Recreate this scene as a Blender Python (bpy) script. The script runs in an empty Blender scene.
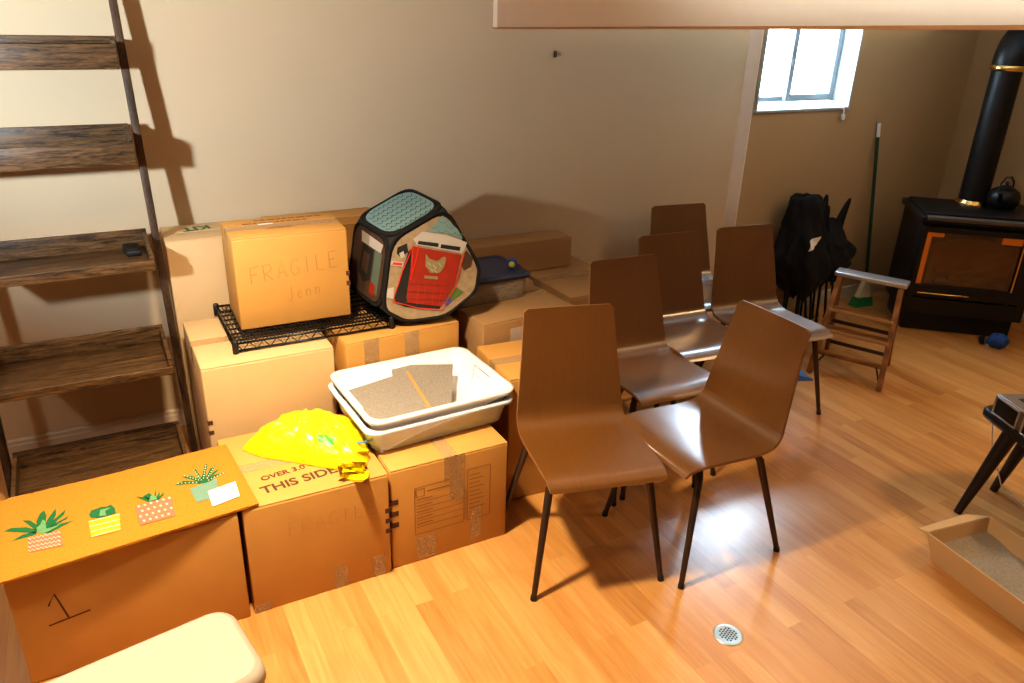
import bpy, bmesh, math, random
from mathutils import Vector, Matrix, noise
random.seed(7)
S = bpy.context.scene
COL = S.collection
PI = math.pi
# ---------------------------------------------------------------- camera frame
F = 775.0
H = 1.8
_p, _y, _r = 0.40888296, -0.50608979, -0.03265873
_cy, _sy, _cp, _sp, _cr, _sr = (math.cos(_y), math.sin(_y), math.cos(_p), math.sin(_p), math.cos(_r), math.sin(_r))
def _cam_rows():
    # rows: camera right / down / forward in world axes (X along the wall, Y into it, Z up)
    right = Vector((1, 0, 0)); fwd = Vector((0, _cp, -_sp)); down = Vector((0, -_sp, -_cp))
    r2 = _cr * right + _sr * down
    d2 = -_sr * right + _cr * down
    # world axes are turned by yaw: x' = x cy - y sy is the stacked rotation used in calibration
    def tw(v):  # v * Rz
        return Vector((v.x * _cy - v.y * _sy, v.x * _sy + v.y * _cy, v.z))
    return tw(r2), tw(d2), tw(fwd)
RX, RD, RF = _cam_rows()
EYE = Vector((0, 0, H))
def ray(u, v):
    a, b = (u - 512) / F, (v - 341.5) / F
    return RX * a + RD * b + RF
def pz(u, v, z=0.0):
    d = ray(u, v); return EYE + d * ((z - H) / d.z)
def py(u, v, Y):
    d = ray(u, v); return EYE + d * (Y / d.y)
def ppl(u, v, o, n):
    d = ray(u, v); return EYE + d * ((o - EYE).dot(n) / d.dot(n))

# ---------------------------------------------------------------- materials
def lin(c):
    return tuple(((x / 12.92) if x <= 0.04045 else ((x + 0.055) / 1.055) ** 2.4) for x in c)
def hexc(h):
    h = h.lstrip('#'); return lin(tuple(int(h[i:i + 2], 16) / 255 for i in (0, 2, 4)))
class NT:
    def __init__(s, name):
        s.m = bpy.data.materials.new(name); s.m.use_nodes = True
        s.t = s.m.node_tree; s.n = s.t.nodes; s.l = s.t.links
        s.b = s.n['Principled BSDF']
    def node(s, typ, **kw):
        n = s.n.new(typ)
        for k, v in kw.items():
            if k.startswith('i_'):
                n.inputs[k[2:].replace('_', ' ')].default_value = v
            else: setattr(n, k, v)
        return n
    def link(s, a, b): s.l.new(a, b)
    def set(s, **kw):
        for k, v in kw.items():
            s.b.inputs[k.replace('_', ' ')].default_value = v
def rgba(c): return (c[0], c[1], c[2], 1)
def mat(name, col, rough=0.6, metal=0.0, var=0.08, scale=25, bump=0.0, bscale=120, **kw):
    """plain colour with procedural mottling"""
    k = NT(name)
    k.set(Roughness=rough, Metallic=metal)
    for a, b in kw.items(): k.b.inputs[a.replace('_', ' ')].default_value = b
    tc = k.node('ShaderNodeTexCoord')
    nz = k.node('ShaderNodeTexNoise', i_Scale=scale, i_Detail=4.0)
    k.link(tc.outputs['Object'], nz.inputs['Vector'])
    mx = k.node('ShaderNodeMix', data_type='RGBA')
    mx.inputs[6].default_value = rgba([max(0, x * (1 - var)) for x in col])
    mx.inputs[7].default_value = rgba([min(1, x * (1 + var)) for x in col])
    k.link(nz.outputs['Fac'], mx.inputs[0]); k.link(mx.outputs[2], k.b.inputs['Base Color'])
    if bump:
        n2 = k.node('ShaderNodeTexNoise', i_Scale=bscale, i_Detail=3.0)
        k.link(tc.outputs['Object'], n2.inputs['Vector'])
        bp = k.node('ShaderNodeBump', i_Strength=bump, i_Distance=0.004)
        k.link(n2.outputs['Fac'], bp.inputs['Height']); k.link(bp.outputs['Normal'], k.b.inputs['Normal'])
    return k.m
def wood(name, c1, c2, axis='X', scale=6.0, dist=6.0, rough=0.45, stretch=8.0, coat=0.0, bump=0.15, fine=1.0):
    k = NT(name)
    k.set(Roughness=rough)
    if coat: k.b.inputs['Coat Weight'].default_value = coat; k.b.inputs['Coat Roughness'].default_value = 0.25
    tc = k.node('ShaderNodeTexCoord'); mp = k.node('ShaderNodeMapping')
    sc = {'X': (1 / stretch, 1, 1), 'Y': (1, 1 / stretch, 1), 'Z': (1, 1, 1 / stretch)}[axis]
    mp.inputs['Scale'].default_value = sc
    k.link(tc.outputs['Object'], mp.inputs['Vector'])
    if fine < 1:
        wv = k.node('ShaderNodeTexNoise', i_Scale=scale, i_Detail=3.0, i_Distortion=dist)
    else:
        wv = k.node('ShaderNodeTexWave', wave_type='BANDS', bands_direction='DIAGONAL',
                    i_Scale=scale, i_Distortion=dist, i_Detail=3.0, i_Detail_Scale=1.5)
    k.link(mp.outputs['Vector'], wv.inputs['Vector'])
    nz = k.node('ShaderNodeTexNoise', i_Scale=scale * 12, i_Detail=5.0)
    k.link(mp.outputs['Vector'], nz.inputs['Vector'])
    ad = k.node('ShaderNodeMath', operation='MULTIPLY_ADD'); ad.inputs[1].default_value = 0.45; 
    k.link(nz.outputs['Fac'], ad.inputs[0])
    m2 = k.node('ShaderNodeMath', operation='MULTIPLY'); m2.inputs[1].default_value = 0.6
    k.link(wv.outputs['Fac'], m2.inputs[0]); k.link(m2.outputs[0], ad.inputs[2])
    cr = k.node('ShaderNodeValToRGB')
    cr.color_ramp.elements[0].position = 0.25 if fine >= 1 else 0.40; cr.color_ramp.elements[0].color = rgba(c1)
    cr.color_ramp.elements[1].position = 0.8 if fine >= 1 else 0.66; cr.color_ramp.elements[1].color = rgba(c2)
    k.link(ad.outputs[0], cr.inputs['Fac']); k.link(cr.outputs['Color'], k.b.inputs['Base Color'])
    if bump:
        bp = k.node('ShaderNodeBump', i_Strength=bump, i_Distance=0.002)
        k.link(ad.outputs[0], bp.inputs['Height']); k.link(bp.outputs['Normal'], k.b.inputs['Normal'])
    return k.m
def floor_mat():
    k = NT('laminate_floor')
    k.set(Roughness=0.36)
    k.b.inputs['Coat Weight'].default_value = 1.0; k.b.inputs['Coat Roughness'].default_value = 0.24; k.b.inputs['Coat IOR'].default_value = 1.75
    tc = k.node('ShaderNodeTexCoord'); mp = k.node('ShaderNodeMapping')
    mp.inputs['Rotation'].default_value = (0, 0, PI / 2)
    k.link(tc.outputs['Object'], mp.inputs['Vector'])
    br = k.node('ShaderNodeTexBrick', offset=0.37, offset_frequency=2, squash=1.0)
    br.inputs['Color1'].default_value = (0, 0, 0, 1); br.inputs['Color2'].default_value = (1, 1, 1, 1)
    br.inputs['Mortar'].default_value = (0.35, 0.35, 0.35, 1)
    br.inputs['Scale'].default_value = 1.0; br.inputs['Mortar Size'].default_value = 0.0006
    br.inputs['Brick Width'].default_value = 0.62; br.inputs['Row Height'].default_value = 0.064
    br.inputs['Bias'].default_value = 0.0
    k.link(mp.outputs['Vector'], br.inputs['Vector'])
    mp2 = k.node('ShaderNodeMapping'); mp2.inputs['Scale'].default_value = (14, 1.0, 1)
    k.link(tc.outputs['Object'], mp2.inputs['Vector'])
    nz = k.node('ShaderNodeTexNoise', i_Scale=3.0, i_Detail=6.0, i_Distortion=0.8)
    # shift grain per plank
    ml = k.node('ShaderNodeMath', operation='MULTIPLY'); ml.inputs[1].default_value = 7.0
    k.link(br.outputs['Color'], ml.inputs[0])
    va = k.node('ShaderNodeVectorMath', operation='ADD')
    cb = k.node('ShaderNodeCombineXYZ'); k.link(ml.outputs[0], cb.inputs['Z'])
    k.link(mp2.outputs['Vector'], va.inputs[0]); k.link(cb.outputs[0], va.inputs[1]); k.link(va.outputs[0], nz.inputs['Vector'])
    mix = k.node('ShaderNodeMath', operation='MULTIPLY_ADD'); mix.inputs[1].default_value = 0.38
    k.link(br.outputs['Color'], mix.inputs[0])
    m3 = k.node('ShaderNodeMath', operation='MULTIPLY'); m3.inputs[1].default_value = 0.72
    k.link(nz.outputs['Fac'], m3.inputs[0]); k.link(m3.outputs[0], mix.inputs[2])
    cr = k.node('ShaderNodeValToRGB')
    e = cr.color_ramp.elements
    e[0].position = 0.15; e[0].color = rgba(FLOOR_C[0])
    e[1].position = 0.9; e[1].color = rgba(FLOOR_C[2])
    mid = e.new(0.5); mid.color = rgba(FLOOR_C[1])
    k.link(mix.outputs[0], cr.inputs['Fac']); k.link(cr.outputs['Color'], k.b.inputs['Base Color'])
    return k.m
def glass_mat(name, tint=(0.95, 0.98, 1.0), amount=0.08):
    k = NT(name); n = k.n
    tr = k.node('ShaderNodeBsdfTransparent'); tr.inputs['Color'].default_value = rgba(tint)
    gl = k.node('ShaderNodeBsdfGlossy'); gl.inputs['Roughness'].default_value = 0.03
    mx = k.node('ShaderNodeMixShader'); mx.inputs[0].default_value = amount
    nz = k.node('ShaderNodeTexNoise', i_Scale=3.0)
    mr = k.node('ShaderNodeMapRange'); mr.inputs['To Min'].default_value = amount * .8; mr.inputs['To Max'].default_value = amount * 1.2
    k.link(nz.outputs['Fac'], mr.inputs['Value']); k.link(mr.outputs[0], mx.inputs[0])
    k.link(tr.outputs[0], mx.inputs[1]); k.link(gl.outputs[0], mx.inputs[2])
    k.link(mx.outputs[0], n['Material Output'].inputs['Surface'])
    return k.m
def film_mat(name, col, opac):
    k = NT(name)
    tr = k.node('ShaderNodeBsdfTransparent')
    k.set(Roughness=0.35); k.b.inputs['Base Color'].default_value = rgba(col)
    nz = k.node('ShaderNodeTexNoise', i_Scale=14.0)
    mr = k.node('ShaderNodeMapRange'); mr.inputs['To Min'].default_value = opac * .6; mr.inputs['To Max'].default_value = min(1, opac * 1.4)
    k.link(nz.outputs['Fac'], mr.inputs['Value'])
    mx = k.node('ShaderNodeMixShader'); k.link(mr.outputs[0], mx.inputs[0])
    k.link(tr.outputs[0], mx.inputs[1]); k.link(k.b.outputs[0], mx.inputs[2])
    k.link(mx.outputs[0], k.n['Material Output'].inputs['Surface'])
    return k.m
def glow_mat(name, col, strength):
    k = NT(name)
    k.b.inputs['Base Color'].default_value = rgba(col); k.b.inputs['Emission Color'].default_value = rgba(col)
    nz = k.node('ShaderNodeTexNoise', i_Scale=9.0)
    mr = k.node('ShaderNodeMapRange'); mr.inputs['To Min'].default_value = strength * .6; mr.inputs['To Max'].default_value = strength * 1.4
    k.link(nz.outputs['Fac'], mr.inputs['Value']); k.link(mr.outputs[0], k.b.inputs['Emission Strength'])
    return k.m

FLOOR_C = [(0.40, 0.165, 0.040), (0.58, 0.275, 0.078), (0.72, 0.40, 0.145)]
CARD_C = (0.56, 0.29, 0.075)
M = {}
M['floor'] = floor_mat()
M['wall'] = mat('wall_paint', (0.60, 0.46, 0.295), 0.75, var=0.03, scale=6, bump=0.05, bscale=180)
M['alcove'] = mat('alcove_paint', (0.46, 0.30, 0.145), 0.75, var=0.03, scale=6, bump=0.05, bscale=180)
M['trimpaint'] = mat('trim_paint', (0.92, 0.80, 0.68), 0.6, var=0.02)
M['soffit'] = mat('soffit_paint', (0.88, 0.85, 0.79), 0.7, var=0.02)
M['ceil'] = mat('ceiling_paint', (0.55, 0.49, 0.41), 0.8, var=0.02)
M['base'] = mat('baseboard_paint', (0.62, 0.50, 0.36), 0.5, var=0.03)
M['jamb'] = mat('painted_jamb', (0.40, 0.42, 0.41), 0.5, var=0.02)
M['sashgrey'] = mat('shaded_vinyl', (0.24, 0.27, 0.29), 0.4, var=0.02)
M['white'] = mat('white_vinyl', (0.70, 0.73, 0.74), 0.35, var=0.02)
M['glass'] = glass_mat('window_glass')
M['card'] = mat('cardboard', CARD_C, 0.75, var=0.07, scale=9, bump=0.06, bscale=60)
M['card_pale'] = mat('pale_cardboard', (0.62, 0.42, 0.22), 0.75, var=0.06, scale=9, bump=0.06, bscale=60)
M['card_dark'] = mat('dull_cardboard', (0.38, 0.22, 0.095), 0.8, var=0.07, scale=9, bump=0.06, bscale=60)
M['tape'] = film_mat('packing_tape', (0.62, 0.40, 0.20), 0.45)
M['tape'].node_tree.nodes['Principled BSDF'].inputs['Roughness'].default_value = 0.2
M['ink'] = mat('brown_print_ink', (0.10, 0.04, 0.018), 0.8)
M['inkfaint'] = mat('faint_print_ink', (0.27, 0.12, 0.04), 0.8)
M['pencil'] = mat('marker_ink', (0.41, 0.215, 0.065), 0.8)
M['ghost'] = mat('rubbed_ink', (0.47, 0.255, 0.08), 0.8)
M['green_ink'] = mat('green_print_ink', (0.02, 0.16, 0.07), 0.8)
M['shelf'] = wood('dark_stained_wood', (0.014, 0.008, 0.004), (0.19, 0.10, 0.04), 'X', 60.0, 2.2, 0.42, 13.0, fine=0.5, bump=0.12)
M['rail'] = wood('dark_stained_rail', (0.018, 0.009, 0.004), (0.11, 0.055, 0.024), 'Z', 40.0, 1.0, 0.5, 16.0, fine=0.5)
M['ply'] = mat('walnut_plywood', (0.148, 0.058, 0.010), 0.36, var=0.16, scale=7, Coat_Weight=1.0, Coat_Roughness=0.2, Coat_IOR=1.75)
for _n in M['ply'].node_tree.nodes:
    if _n.type == 'TEX_NOISE':
        _m = M['ply'].node_tree.nodes.new('ShaderNodeMapping'); _m.inputs['Scale'].default_value = (22, 1.2, 1.2)
        _l = M['ply'].node_tree.links; _src = _n.inputs['Vector'].links[0].from_socket; _l.new(_src, _m.inputs['Vector']); _l.new(_m.outputs['Vector'], _n.inputs['Vector'])
M['plyedge'] = mat('plywood_edge', (0.30, 0.15, 0.06), 0.5, var=0.2, scale=90)
M['legmetal'] = mat('dark_brown_metal', (0.075, 0.048, 0.034), 0.38, 0.6, var=0.1)
M['black'] = mat('black_plastic', (0.010, 0.010, 0.011), 0.5, var=0.2)
M['wire'] = mat('black_coated_wire', (0.006, 0.007, 0.010), 0.35, 0.3, var=0.2)
M['fabric_black'] = mat('black_canvas', (0.007, 0.006, 0.006), 0.9, var=0.3, bump=0.3, bscale=200)
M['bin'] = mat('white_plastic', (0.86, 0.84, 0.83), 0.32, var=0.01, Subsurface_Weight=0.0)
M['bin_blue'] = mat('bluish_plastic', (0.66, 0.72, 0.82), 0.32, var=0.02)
M['felt'] = mat('grey_felt', (0.26, 0.225, 0.19), 0.95, var=0.45, scale=160, bump=0.3, bscale=200)
M['cork'] = mat('corrugated_edge', (0.50, 0.27, 0.08), 0.8, var=0.2, scale=120)
M['film'] = film_mat('clear_film', (0.95, 0.90, 0.90), 0.07)
M['yellow'] = mat('yellow_bag_plastic', (0.86, 0.66, 0.012), 0.22, var=0.10, scale=20, bump=0.5, bscale=40)
M['bag_green'] = mat('bag_green_print', (0.10, 0.50, 0.05), 0.4)
M['bluestick'] = mat('blue_plastic', (0.07, 0.22, 0.62), 0.35)
M['coir'] = mat('coir_doormat', (0.52, 0.20, 0.016), 0.95, var=0.22, scale=150, bump=0.8, bscale=260)
M['m_green'] = mat('mat_dark_green', (0.010, 0.12, 0.035), 0.95, var=0.3, scale=150)
M['m_lgreen'] = mat('mat_pale_green', (0.12, 0.28, 0.12), 0.95, var=0.3, scale=150)
M['m_pink'] = mat('mat_pink', (0.46, 0.15, 0.085), 0.95, var=0.2, scale=150)
M['m_white'] = mat('mat_cream', (0.62, 0.46, 0.34), 0.95, var=0.15, scale=150)
M['m_yellow'] = mat('mat_yellow', (0.66, 0.34, 0.012), 0.95, var=0.2, scale=150)
M['m_teal'] = mat('mat_teal', (0.15, 0.26, 0.20), 0.95, var=0.2, scale=150)
M['paper'] = mat('white_paper', (0.88, 0.88, 0.88), 0.6, var=0.02)
M['cream'] = mat('cream_plastic', (0.44, 0.365, 0.285), 0.4, var=0.04, scale=12)
M['clear'] = film_mat('clear_plastic', (0.42, 0.34, 0.26), 0.55)
M['lidblue'] = mat('navy_plastic', (0.020, 0.028, 0.075), 0.4, var=0.1)
M['bronze'] = wood('brown_ladder_wood', (0.20, 0.080, 0.018), (0.31, 0.130, 0.032), 'Z', 8.0, 3.0, 0.5, 8.0)
M['stepedge'] = mat('step_edge_highlight', (0.50, 0.30, 0.14), 0.35, 0.3, var=0.15)  # paler brown paints the thin highlight line on each step front
M['alu'] = mat('aluminium', (0.60, 0.60, 0.62), 0.3, 0.85, var=0.05)
M['stove'] = mat('black_cast_iron', (0.012, 0.010, 0.009), 0.45, 0.3, var=0.2)
M['stove_grey'] = mat('iron_ledge_highlight', (0.10, 0.085, 0.07), 0.5, 0.2, var=0.15)  # iron lightened to carry the highlight along the stove's front top
M['brass'] = mat('brass', (0.75, 0.52, 0.18), 0.25, 1.0, var=0.05)
M['amber'] = glow_mat('amber_glow', (0.85, 0.30, 0.02), 0.35)  # self-lit amber standing in for glow reflected at the window edges
M['firebrick'] = mat('grey_firebrick', (0.16, 0.10, 0.055), 0.85, var=0.25, scale=30)
M['log'] = mat('charred_log', (0.10, 0.045, 0.022), 0.9, var=0.4, scale=40)
M['stoveglass'] = glass_mat('stove_glass', (0.75, 0.6, 0.4), 0.10)
M['polegreen'] = mat('green_pole', (0.015, 0.055, 0.022), 0.4, 0.2)
M['broomgreen'] = mat('green_plastic', (0.03, 0.25, 0.08), 0.5)
M['broomcream'] = mat('cream_bristle', (0.72, 0.62, 0.42), 0.7, var=0.1, scale=90)
M['steel'] = mat('drain_steel', (0.62, 0.70, 0.72), 0.35, 0.7, var=0.05)
M['hole'] = mat('drain_hole_dark', (0.02, 0.02, 0.025), 0.7)
M['bluecloth'] = mat('blue_cloth', (0.02, 0.07, 0.26), 0.85, var=0.3, scale=40)
M['tablewood'] = mat('dark_table_wood', (0.022, 0.014, 0.010), 0.4, var=0.2)
M['caseg'] = mat('grey_brown_plastic', (0.17, 0.13, 0.09), 0.4, var=0.1)
M['litter'] = mat('grey_litter', (0.33, 0.28, 0.21), 0.9, var=0.35, scale=120, bump=0.5, bscale=200)
M['c_teal'] = mat('print_teal', (0.18, 0.29, 0.29), 0.7, var=0.08)
M['c_stone'] = mat('print_stone', (0.33, 0.24, 0.145), 0.75, var=0.45, scale=45)
M['c_red'] = mat('print_red', (0.32, 0.022, 0.006), 0.6, var=0.25, scale=30)
M['c_redline'] = mat('red_piping', (0.62, 0.028, 0.010), 0.5)
M['c_white'] = mat('print_pale', (0.48, 0.43, 0.38), 0.7, var=0.12, scale=30)
M['c_greenw'] = mat('print_pale_green', (0.11, 0.15, 0.11), 0.7, var=0.25, scale=30)
M['c_brown'] = mat('print_brown', (0.075, 0.038, 0.02), 0.75, var=0.3, scale=40)
M['c_gold'] = mat('print_gold', (0.26, 0.20, 0.09), 0.7, var=0.25, scale=60)
M['c_dark'] = mat('print_dark', (0.016, 0.013, 0.011), 0.8)
M['c_leaf'] = mat('print_leaf', (0.09, 0.17, 0.035), 0.7, var=0.5, scale=70)
M['c_blue'] = mat('print_blue', (0.05, 0.09, 0.40), 0.7, var=0.4, scale=70)
M['m_ball_y'] = mat('yellow_label', (0.60, 0.52, 0.06), 0.5)

# ---------------------------------------------------------------- mesh builder
class MB:
    def __init__(s): s.v = []; s.f = []; s.mi = []; s.sm = []
    def add(s, vs, fs, mi=0, smooth=False):
        o = len(s.v); s.v += [Vector(v) for v in vs]
        for f in fs:
            s.f.append([i + o for i in f]); s.mi.append(mi); s.sm.append(smooth)
    def box(s, lo, hi, mi=0, bev=0.0, xf=None):
        bm = bmesh.new()
        bmesh.ops.create_cube(bm, size=1)
        lo, hi = Vector(lo), Vector(hi); c = (lo + hi) / 2; d = hi - lo
        for v in bm.verts: v.co = Vector((v.co.x * d.x, v.co.y * d.y, v.co.z * d.z)) + c
        if bev: bmesh.ops.bevel(bm, geom=bm.edges[:], offset=bev, segments=2, affect='EDGES', profile=0.6)
        s.bm(bm, mi, xf, bev > 0)
        bm.free()
    def bm(s, bm, mi=0, xf=None, smooth=False):
        bm.verts.ensure_lookup_table(); bm.verts.index_update()
        vs = [(xf @ v.co) if xf else v.co.copy() for v in bm.verts]
        s.add(vs, [[v.index for v in f.verts] for f in bm.faces], mi, smooth)
    def hexa(s, b, t, mi=0, bev=0.0):
        """8 corner solid: bottom 4 + top 4 (same order)"""
        bm = bmesh.new()
        vb = [bm.verts.new(p) for p in b]; vt = [bm.verts.new(p) for p in t]
        n = len(vb)
        bm.faces.new(vb[::-1]); bm.faces.new(vt)
        for i in range(n): bm.faces.new((vb[i], vb[(i + 1) % n], vt[(i + 1) % n], vt[i]))
        bmesh.ops.recalc_face_normals(bm, faces=bm.faces[:])
        if bev: bmesh.ops.bevel(bm, geom=bm.edges[:], offset=bev, segments=2, affect='EDGES', profile=0.6)
        s.bm(bm, mi, None, bev > 0); bm.free()
    def tube(s, pts, r, n=10, mi=0, closed=False, cap=True):
        pts = [Vector(p) for p in pts]; m = len(pts)
        rs = r if isinstance(r, (list, tuple)) else [r] * m
        vs = []; up = None
        for i, p in enumerate(pts):
            a = pts[(i - 1) % m] if (closed or i > 0) else p
            b = pts[(i + 1) % m] if (closed or i < m - 1) else p
            t = (b - a).normalized()
            if up is None:
                up = Vector((0, 0, 1)) if abs(t.z) < 0.9 else Vector((1, 0, 0))
            x = t.cross(up).normalized(); y2 = x.cross(t).normalized(); up = y2
            for k in range(n):
                an = 2 * PI * k / n
                vs.append(p + (x * math.cos(an) + y2 * math.sin(an)) * rs[i])
        fs = []
        for i in range(m if closed else m - 1):
            j = (i + 1) % m
            for k in range(n):
                fs.append([i * n + k, i * n + (k + 1) % n, j * n + (k + 1) % n, j * n + k])
        s.add(vs, fs, mi, True)
        if cap and not closed:
            s.add(vs[:n], [list(range(n))[::-1]], mi); s.add(vs[-n:], [list(range(n))], mi)
    def bar(s, a, b, w, h, mi=0, side=None, bev=0.0):
        """rectangular bar from a to b; w across 'side' direction, h across the other"""
        a, b = Vector(a), Vector(b); t = (b - a).normalized()
        sd = Vector(side) if side else (Vector((0, 0, 1)) if abs(t.z) < .9 else Vector((1, 0, 0)))
        x = (sd - t * sd.dot(t)).normalized(); y2 = t.cross(x)
        q = [(x * i * w / 2 + y2 * j * h / 2) for i, j in ((-1, -1), (1, -1), (1, 1), (-1, 1))]
        s.hexa([a + k for k in q], [b + k for k in q], mi, bev)
    def lathe(s, prof, n=32, mi=0, xf=None):
        vs = []; m = len(prof)
        for r, z in prof:
            for k in range(n):
                p = Vector((r * math.cos(2 * PI * k / n), r * math.sin(2 * PI * k / n), z))
                vs.append(xf @ p if xf else p)
        fs = [[i * n + k, i * n + (k + 1) % n, (i + 1) * n + (k + 1) % n, (i + 1) * n + k] for i in range(m - 1) for k in range(n)]
        s.add(vs, fs, mi, True)
        s.add(vs[:n], [list(range(n))[::-1]], mi); s.add(vs[-n:], [list(range(n))], mi)
    def poly(s, pts, mi=0): s.add(pts, [list(range(len(pts)))], mi)
    def slab(s, pts, d, mi=0):
        """polygon extruded by vector d"""
        d = Vector(d); pts = [Vector(p) for p in pts]; n = len(pts)
        s.add(pts + [p + d for p in pts],
              [list(range(n))[::-1], list(range(n, 2 * n))] + [[i, (i + 1) % n, n + (i + 1) % n, n + i] for i in range(n)], mi)
    def grid(s, fn, nu, nv, mi=0, smooth=True, mfn=None):
        vs = [fn(i / nu, j / nv) for j in range(nv + 1) for i in range(nu + 1)]
        o = len(s.v); s.v += [Vector(v) for v in vs]
        for j in range(nv):
            for i in range(nu):
                a = j * (nu + 1) + i
                s.f.append([o + a, o + a + 1, o + a + nu + 2, o + a + nu + 1])
                s.mi.append(mfn((i + .5) / nu, (j + .5) / nv) if mfn else mi); s.sm.append(smooth)
    def ribbon(s, pts, w, n, mi=0):
        """flat stroke along pts lying in the plane with normal n"""
        pts = [Vector(p) for p in pts]; n = Vector(n).normalized()
        L = []; R = []
        for i, p in enumerate(pts):
            t = (pts[min(i + 1, len(pts) - 1)] - pts[max(i - 1, 0)]).normalized()
            c = n.cross(t) * (w / 2); L.append(p + c); R.append(p - c)
        m = len(pts)
        s.add(L + R, [[i + m, i + 1 + m, i + 1, i] for i in range(m - 1)], mi)
    def build(s, name, mats, parent=None, origin=None, recalc=False):
        me = bpy.data.meshes.new(name)
        mats = mats if isinstance(mats, (list, tuple)) else [mats]
        vs = s.v
        if origin is not None:
            o3 = Vector(origin); vs = [v - o3 for v in vs]
        me.from_pydata([tuple(v) for v in vs], [], s.f)
        for m_ in mats: me.materials.append(m_)
        for p, mi, sm in zip(me.polygons, s.mi, s.sm): p.material_index = mi; p.use_smooth = sm
        me.update()
        if recalc:
            b = bmesh.new(); b.from_mesh(me); bmesh.ops.recalc_face_normals(b, faces=b.faces[:]); b.to_mesh(me); b.free()
        o = bpy.data.objects.new(name, me); COL.objects.link(o)
        if origin is not None: o.location = origin
        if parent: o.parent = parent
        return o
def autosmooth(o, ang=35):
    me = o.data
    for p in me.polygons: p.use_smooth = True
    try: me.set_sharp_from_angle(angle=math.radians(ang))
    except Exception: pass
    return o
def tag(o, label, cat, group=None, kind=None):
    o['label'] = label; o['category'] = cat
    if group: o['group'] = group
    if kind: o['kind'] = kind
    return o
def thing(name, label, cat, loc=(0, 0, 0), rz=0.0, group=None):
    o = bpy.data.objects.new(name, None); COL.objects.link(o)
    o.location = loc; o.rotation_euler = (0, 0, rz); o.empty_display_size = 0.05
    return tag(o, label, cat, group)
def struct(o): o['kind'] = 'structure'; return o
def copy_tree(o, parent=None):
    c = o.copy(); COL.objects.link(c)
    if parent: c.parent = parent
    for ch in list(o.children): copy_tree(ch, c)
    return c
def text_mesh(name, body, size, xf, material, parent=None, ex=0.0003, bold=0.0):
    cu = bpy.data.curves.new(name, 'FONT'); cu.body = body; cu.size = size; cu.extrude = ex; cu.offset = bold
    cu.align_x = 'LEFT'
    t = bpy.data.objects.new(name + '_tmp', cu); COL.objects.link(t)
    bpy.context.view_layer.update()
    dg = bpy.context.evaluated_depsgraph_get()
    me = bpy.data.meshes.new_from_object(t.evaluated_get(dg))
    bpy.data.objects.remove(t); bpy.data.curves.remove(cu)
    me.transform(xf); me.materials.clear(); me.materials.append(material); me.name = name
    o = bpy.data.objects.new(name, me); COL.objects.link(o)
    if parent: o.parent = parent
    return o
def frame_xf(o, x, y2):
    """matrix mapping text (x right, y up) onto the plane at o with axes x,y2"""
    x = Vector(x).normalized(); y2 = Vector(y2); y2 = (y2 - x * y2.dot(x)).normalized(); z = x.cross(y2)
    m = Matrix.Identity(4)
    for i in range(3): m[i][0] = x[i]; m[i][1] = y2[i]; m[i][2] = z[i]; m[i][3] = Vector(o)[i]
    return m
def rrect(hx, hy, r, z, n=6, cx=0, cy=0):
    out = []
    for sx, sy, a0 in ((1, 1, 0), (-1, 1, PI / 2), (-1, -1, PI), (1, -1, 1.5 * PI)):
        for k in range(n + 1):
            a = a0 + PI / 2 * k / n
            out.append(Vector((cx + sx * (hx - r) + r * math.cos(a), cy + sy * (hy - r) + r * math.sin(a), z)))
    return out
def loft(mb, loops, mi=0, cap0=True, cap1=True, smooth=True):
    n = len(loops[0]); vs = [p for L in loops for p in L]
    fs = [[i * n + k, i * n + (k + 1) % n, (i + 1) * n + (k + 1) % n, (i + 1) * n + k] for i in range(len(loops) - 1) for k in range(n)]
    mb.add(vs, fs, mi, smooth)
    if cap0: mb.add(loops[0], [list(range(n))[::-1]], mi)
    if cap1: mb.add(loops[-1], [list(range(n))], mi)

# ---------------------------------------------------------------- setting
YB, YA, XR = 3.42, 3.36, 5.28          # back wall, alcove wall, right wall
XL, YF, ZC = -2.3, -1.8, 2.3
def setbox(name, lo, hi, m):
    b = MB(); b.box(lo, hi); return struct(b.build(name, m))
setbox('floor', (XL - .1, YF - .1, -0.1), (XR + .1, YB + .1, 0), M['floor'])
setbox('ceiling', (XL - .1, YF - .1, ZC), (XR + .1, YB + .1, ZC + .1), M['ceil'])
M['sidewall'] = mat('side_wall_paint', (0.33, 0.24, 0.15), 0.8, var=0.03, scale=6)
setbox('wall_back', (XL - .1, YB, 0), (3.335, YB + .12, ZC), M['wall'])
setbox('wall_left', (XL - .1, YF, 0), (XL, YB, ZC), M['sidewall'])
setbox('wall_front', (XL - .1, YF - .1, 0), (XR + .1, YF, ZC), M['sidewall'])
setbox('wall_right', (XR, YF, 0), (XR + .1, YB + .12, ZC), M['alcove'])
WX0, WX1, WZ0, WZ1 = 3.385, 4.158, 1.29, 1.93
b = MB()
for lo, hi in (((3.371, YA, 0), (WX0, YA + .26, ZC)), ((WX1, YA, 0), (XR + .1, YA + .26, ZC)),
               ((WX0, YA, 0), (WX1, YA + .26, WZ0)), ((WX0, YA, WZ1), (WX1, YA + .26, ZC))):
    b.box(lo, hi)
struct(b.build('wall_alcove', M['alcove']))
b = MB()   # corner strip where the back wall steps forward to the alcove wall
b.slab([(3.330, YB, 0), (3.364, YA - .004, 0), (3.372, YA, 0), (3.337, YB + .002, 0)], (0, 0, ZC))
struct(b.build('trim_1', M['trimpaint']))
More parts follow.
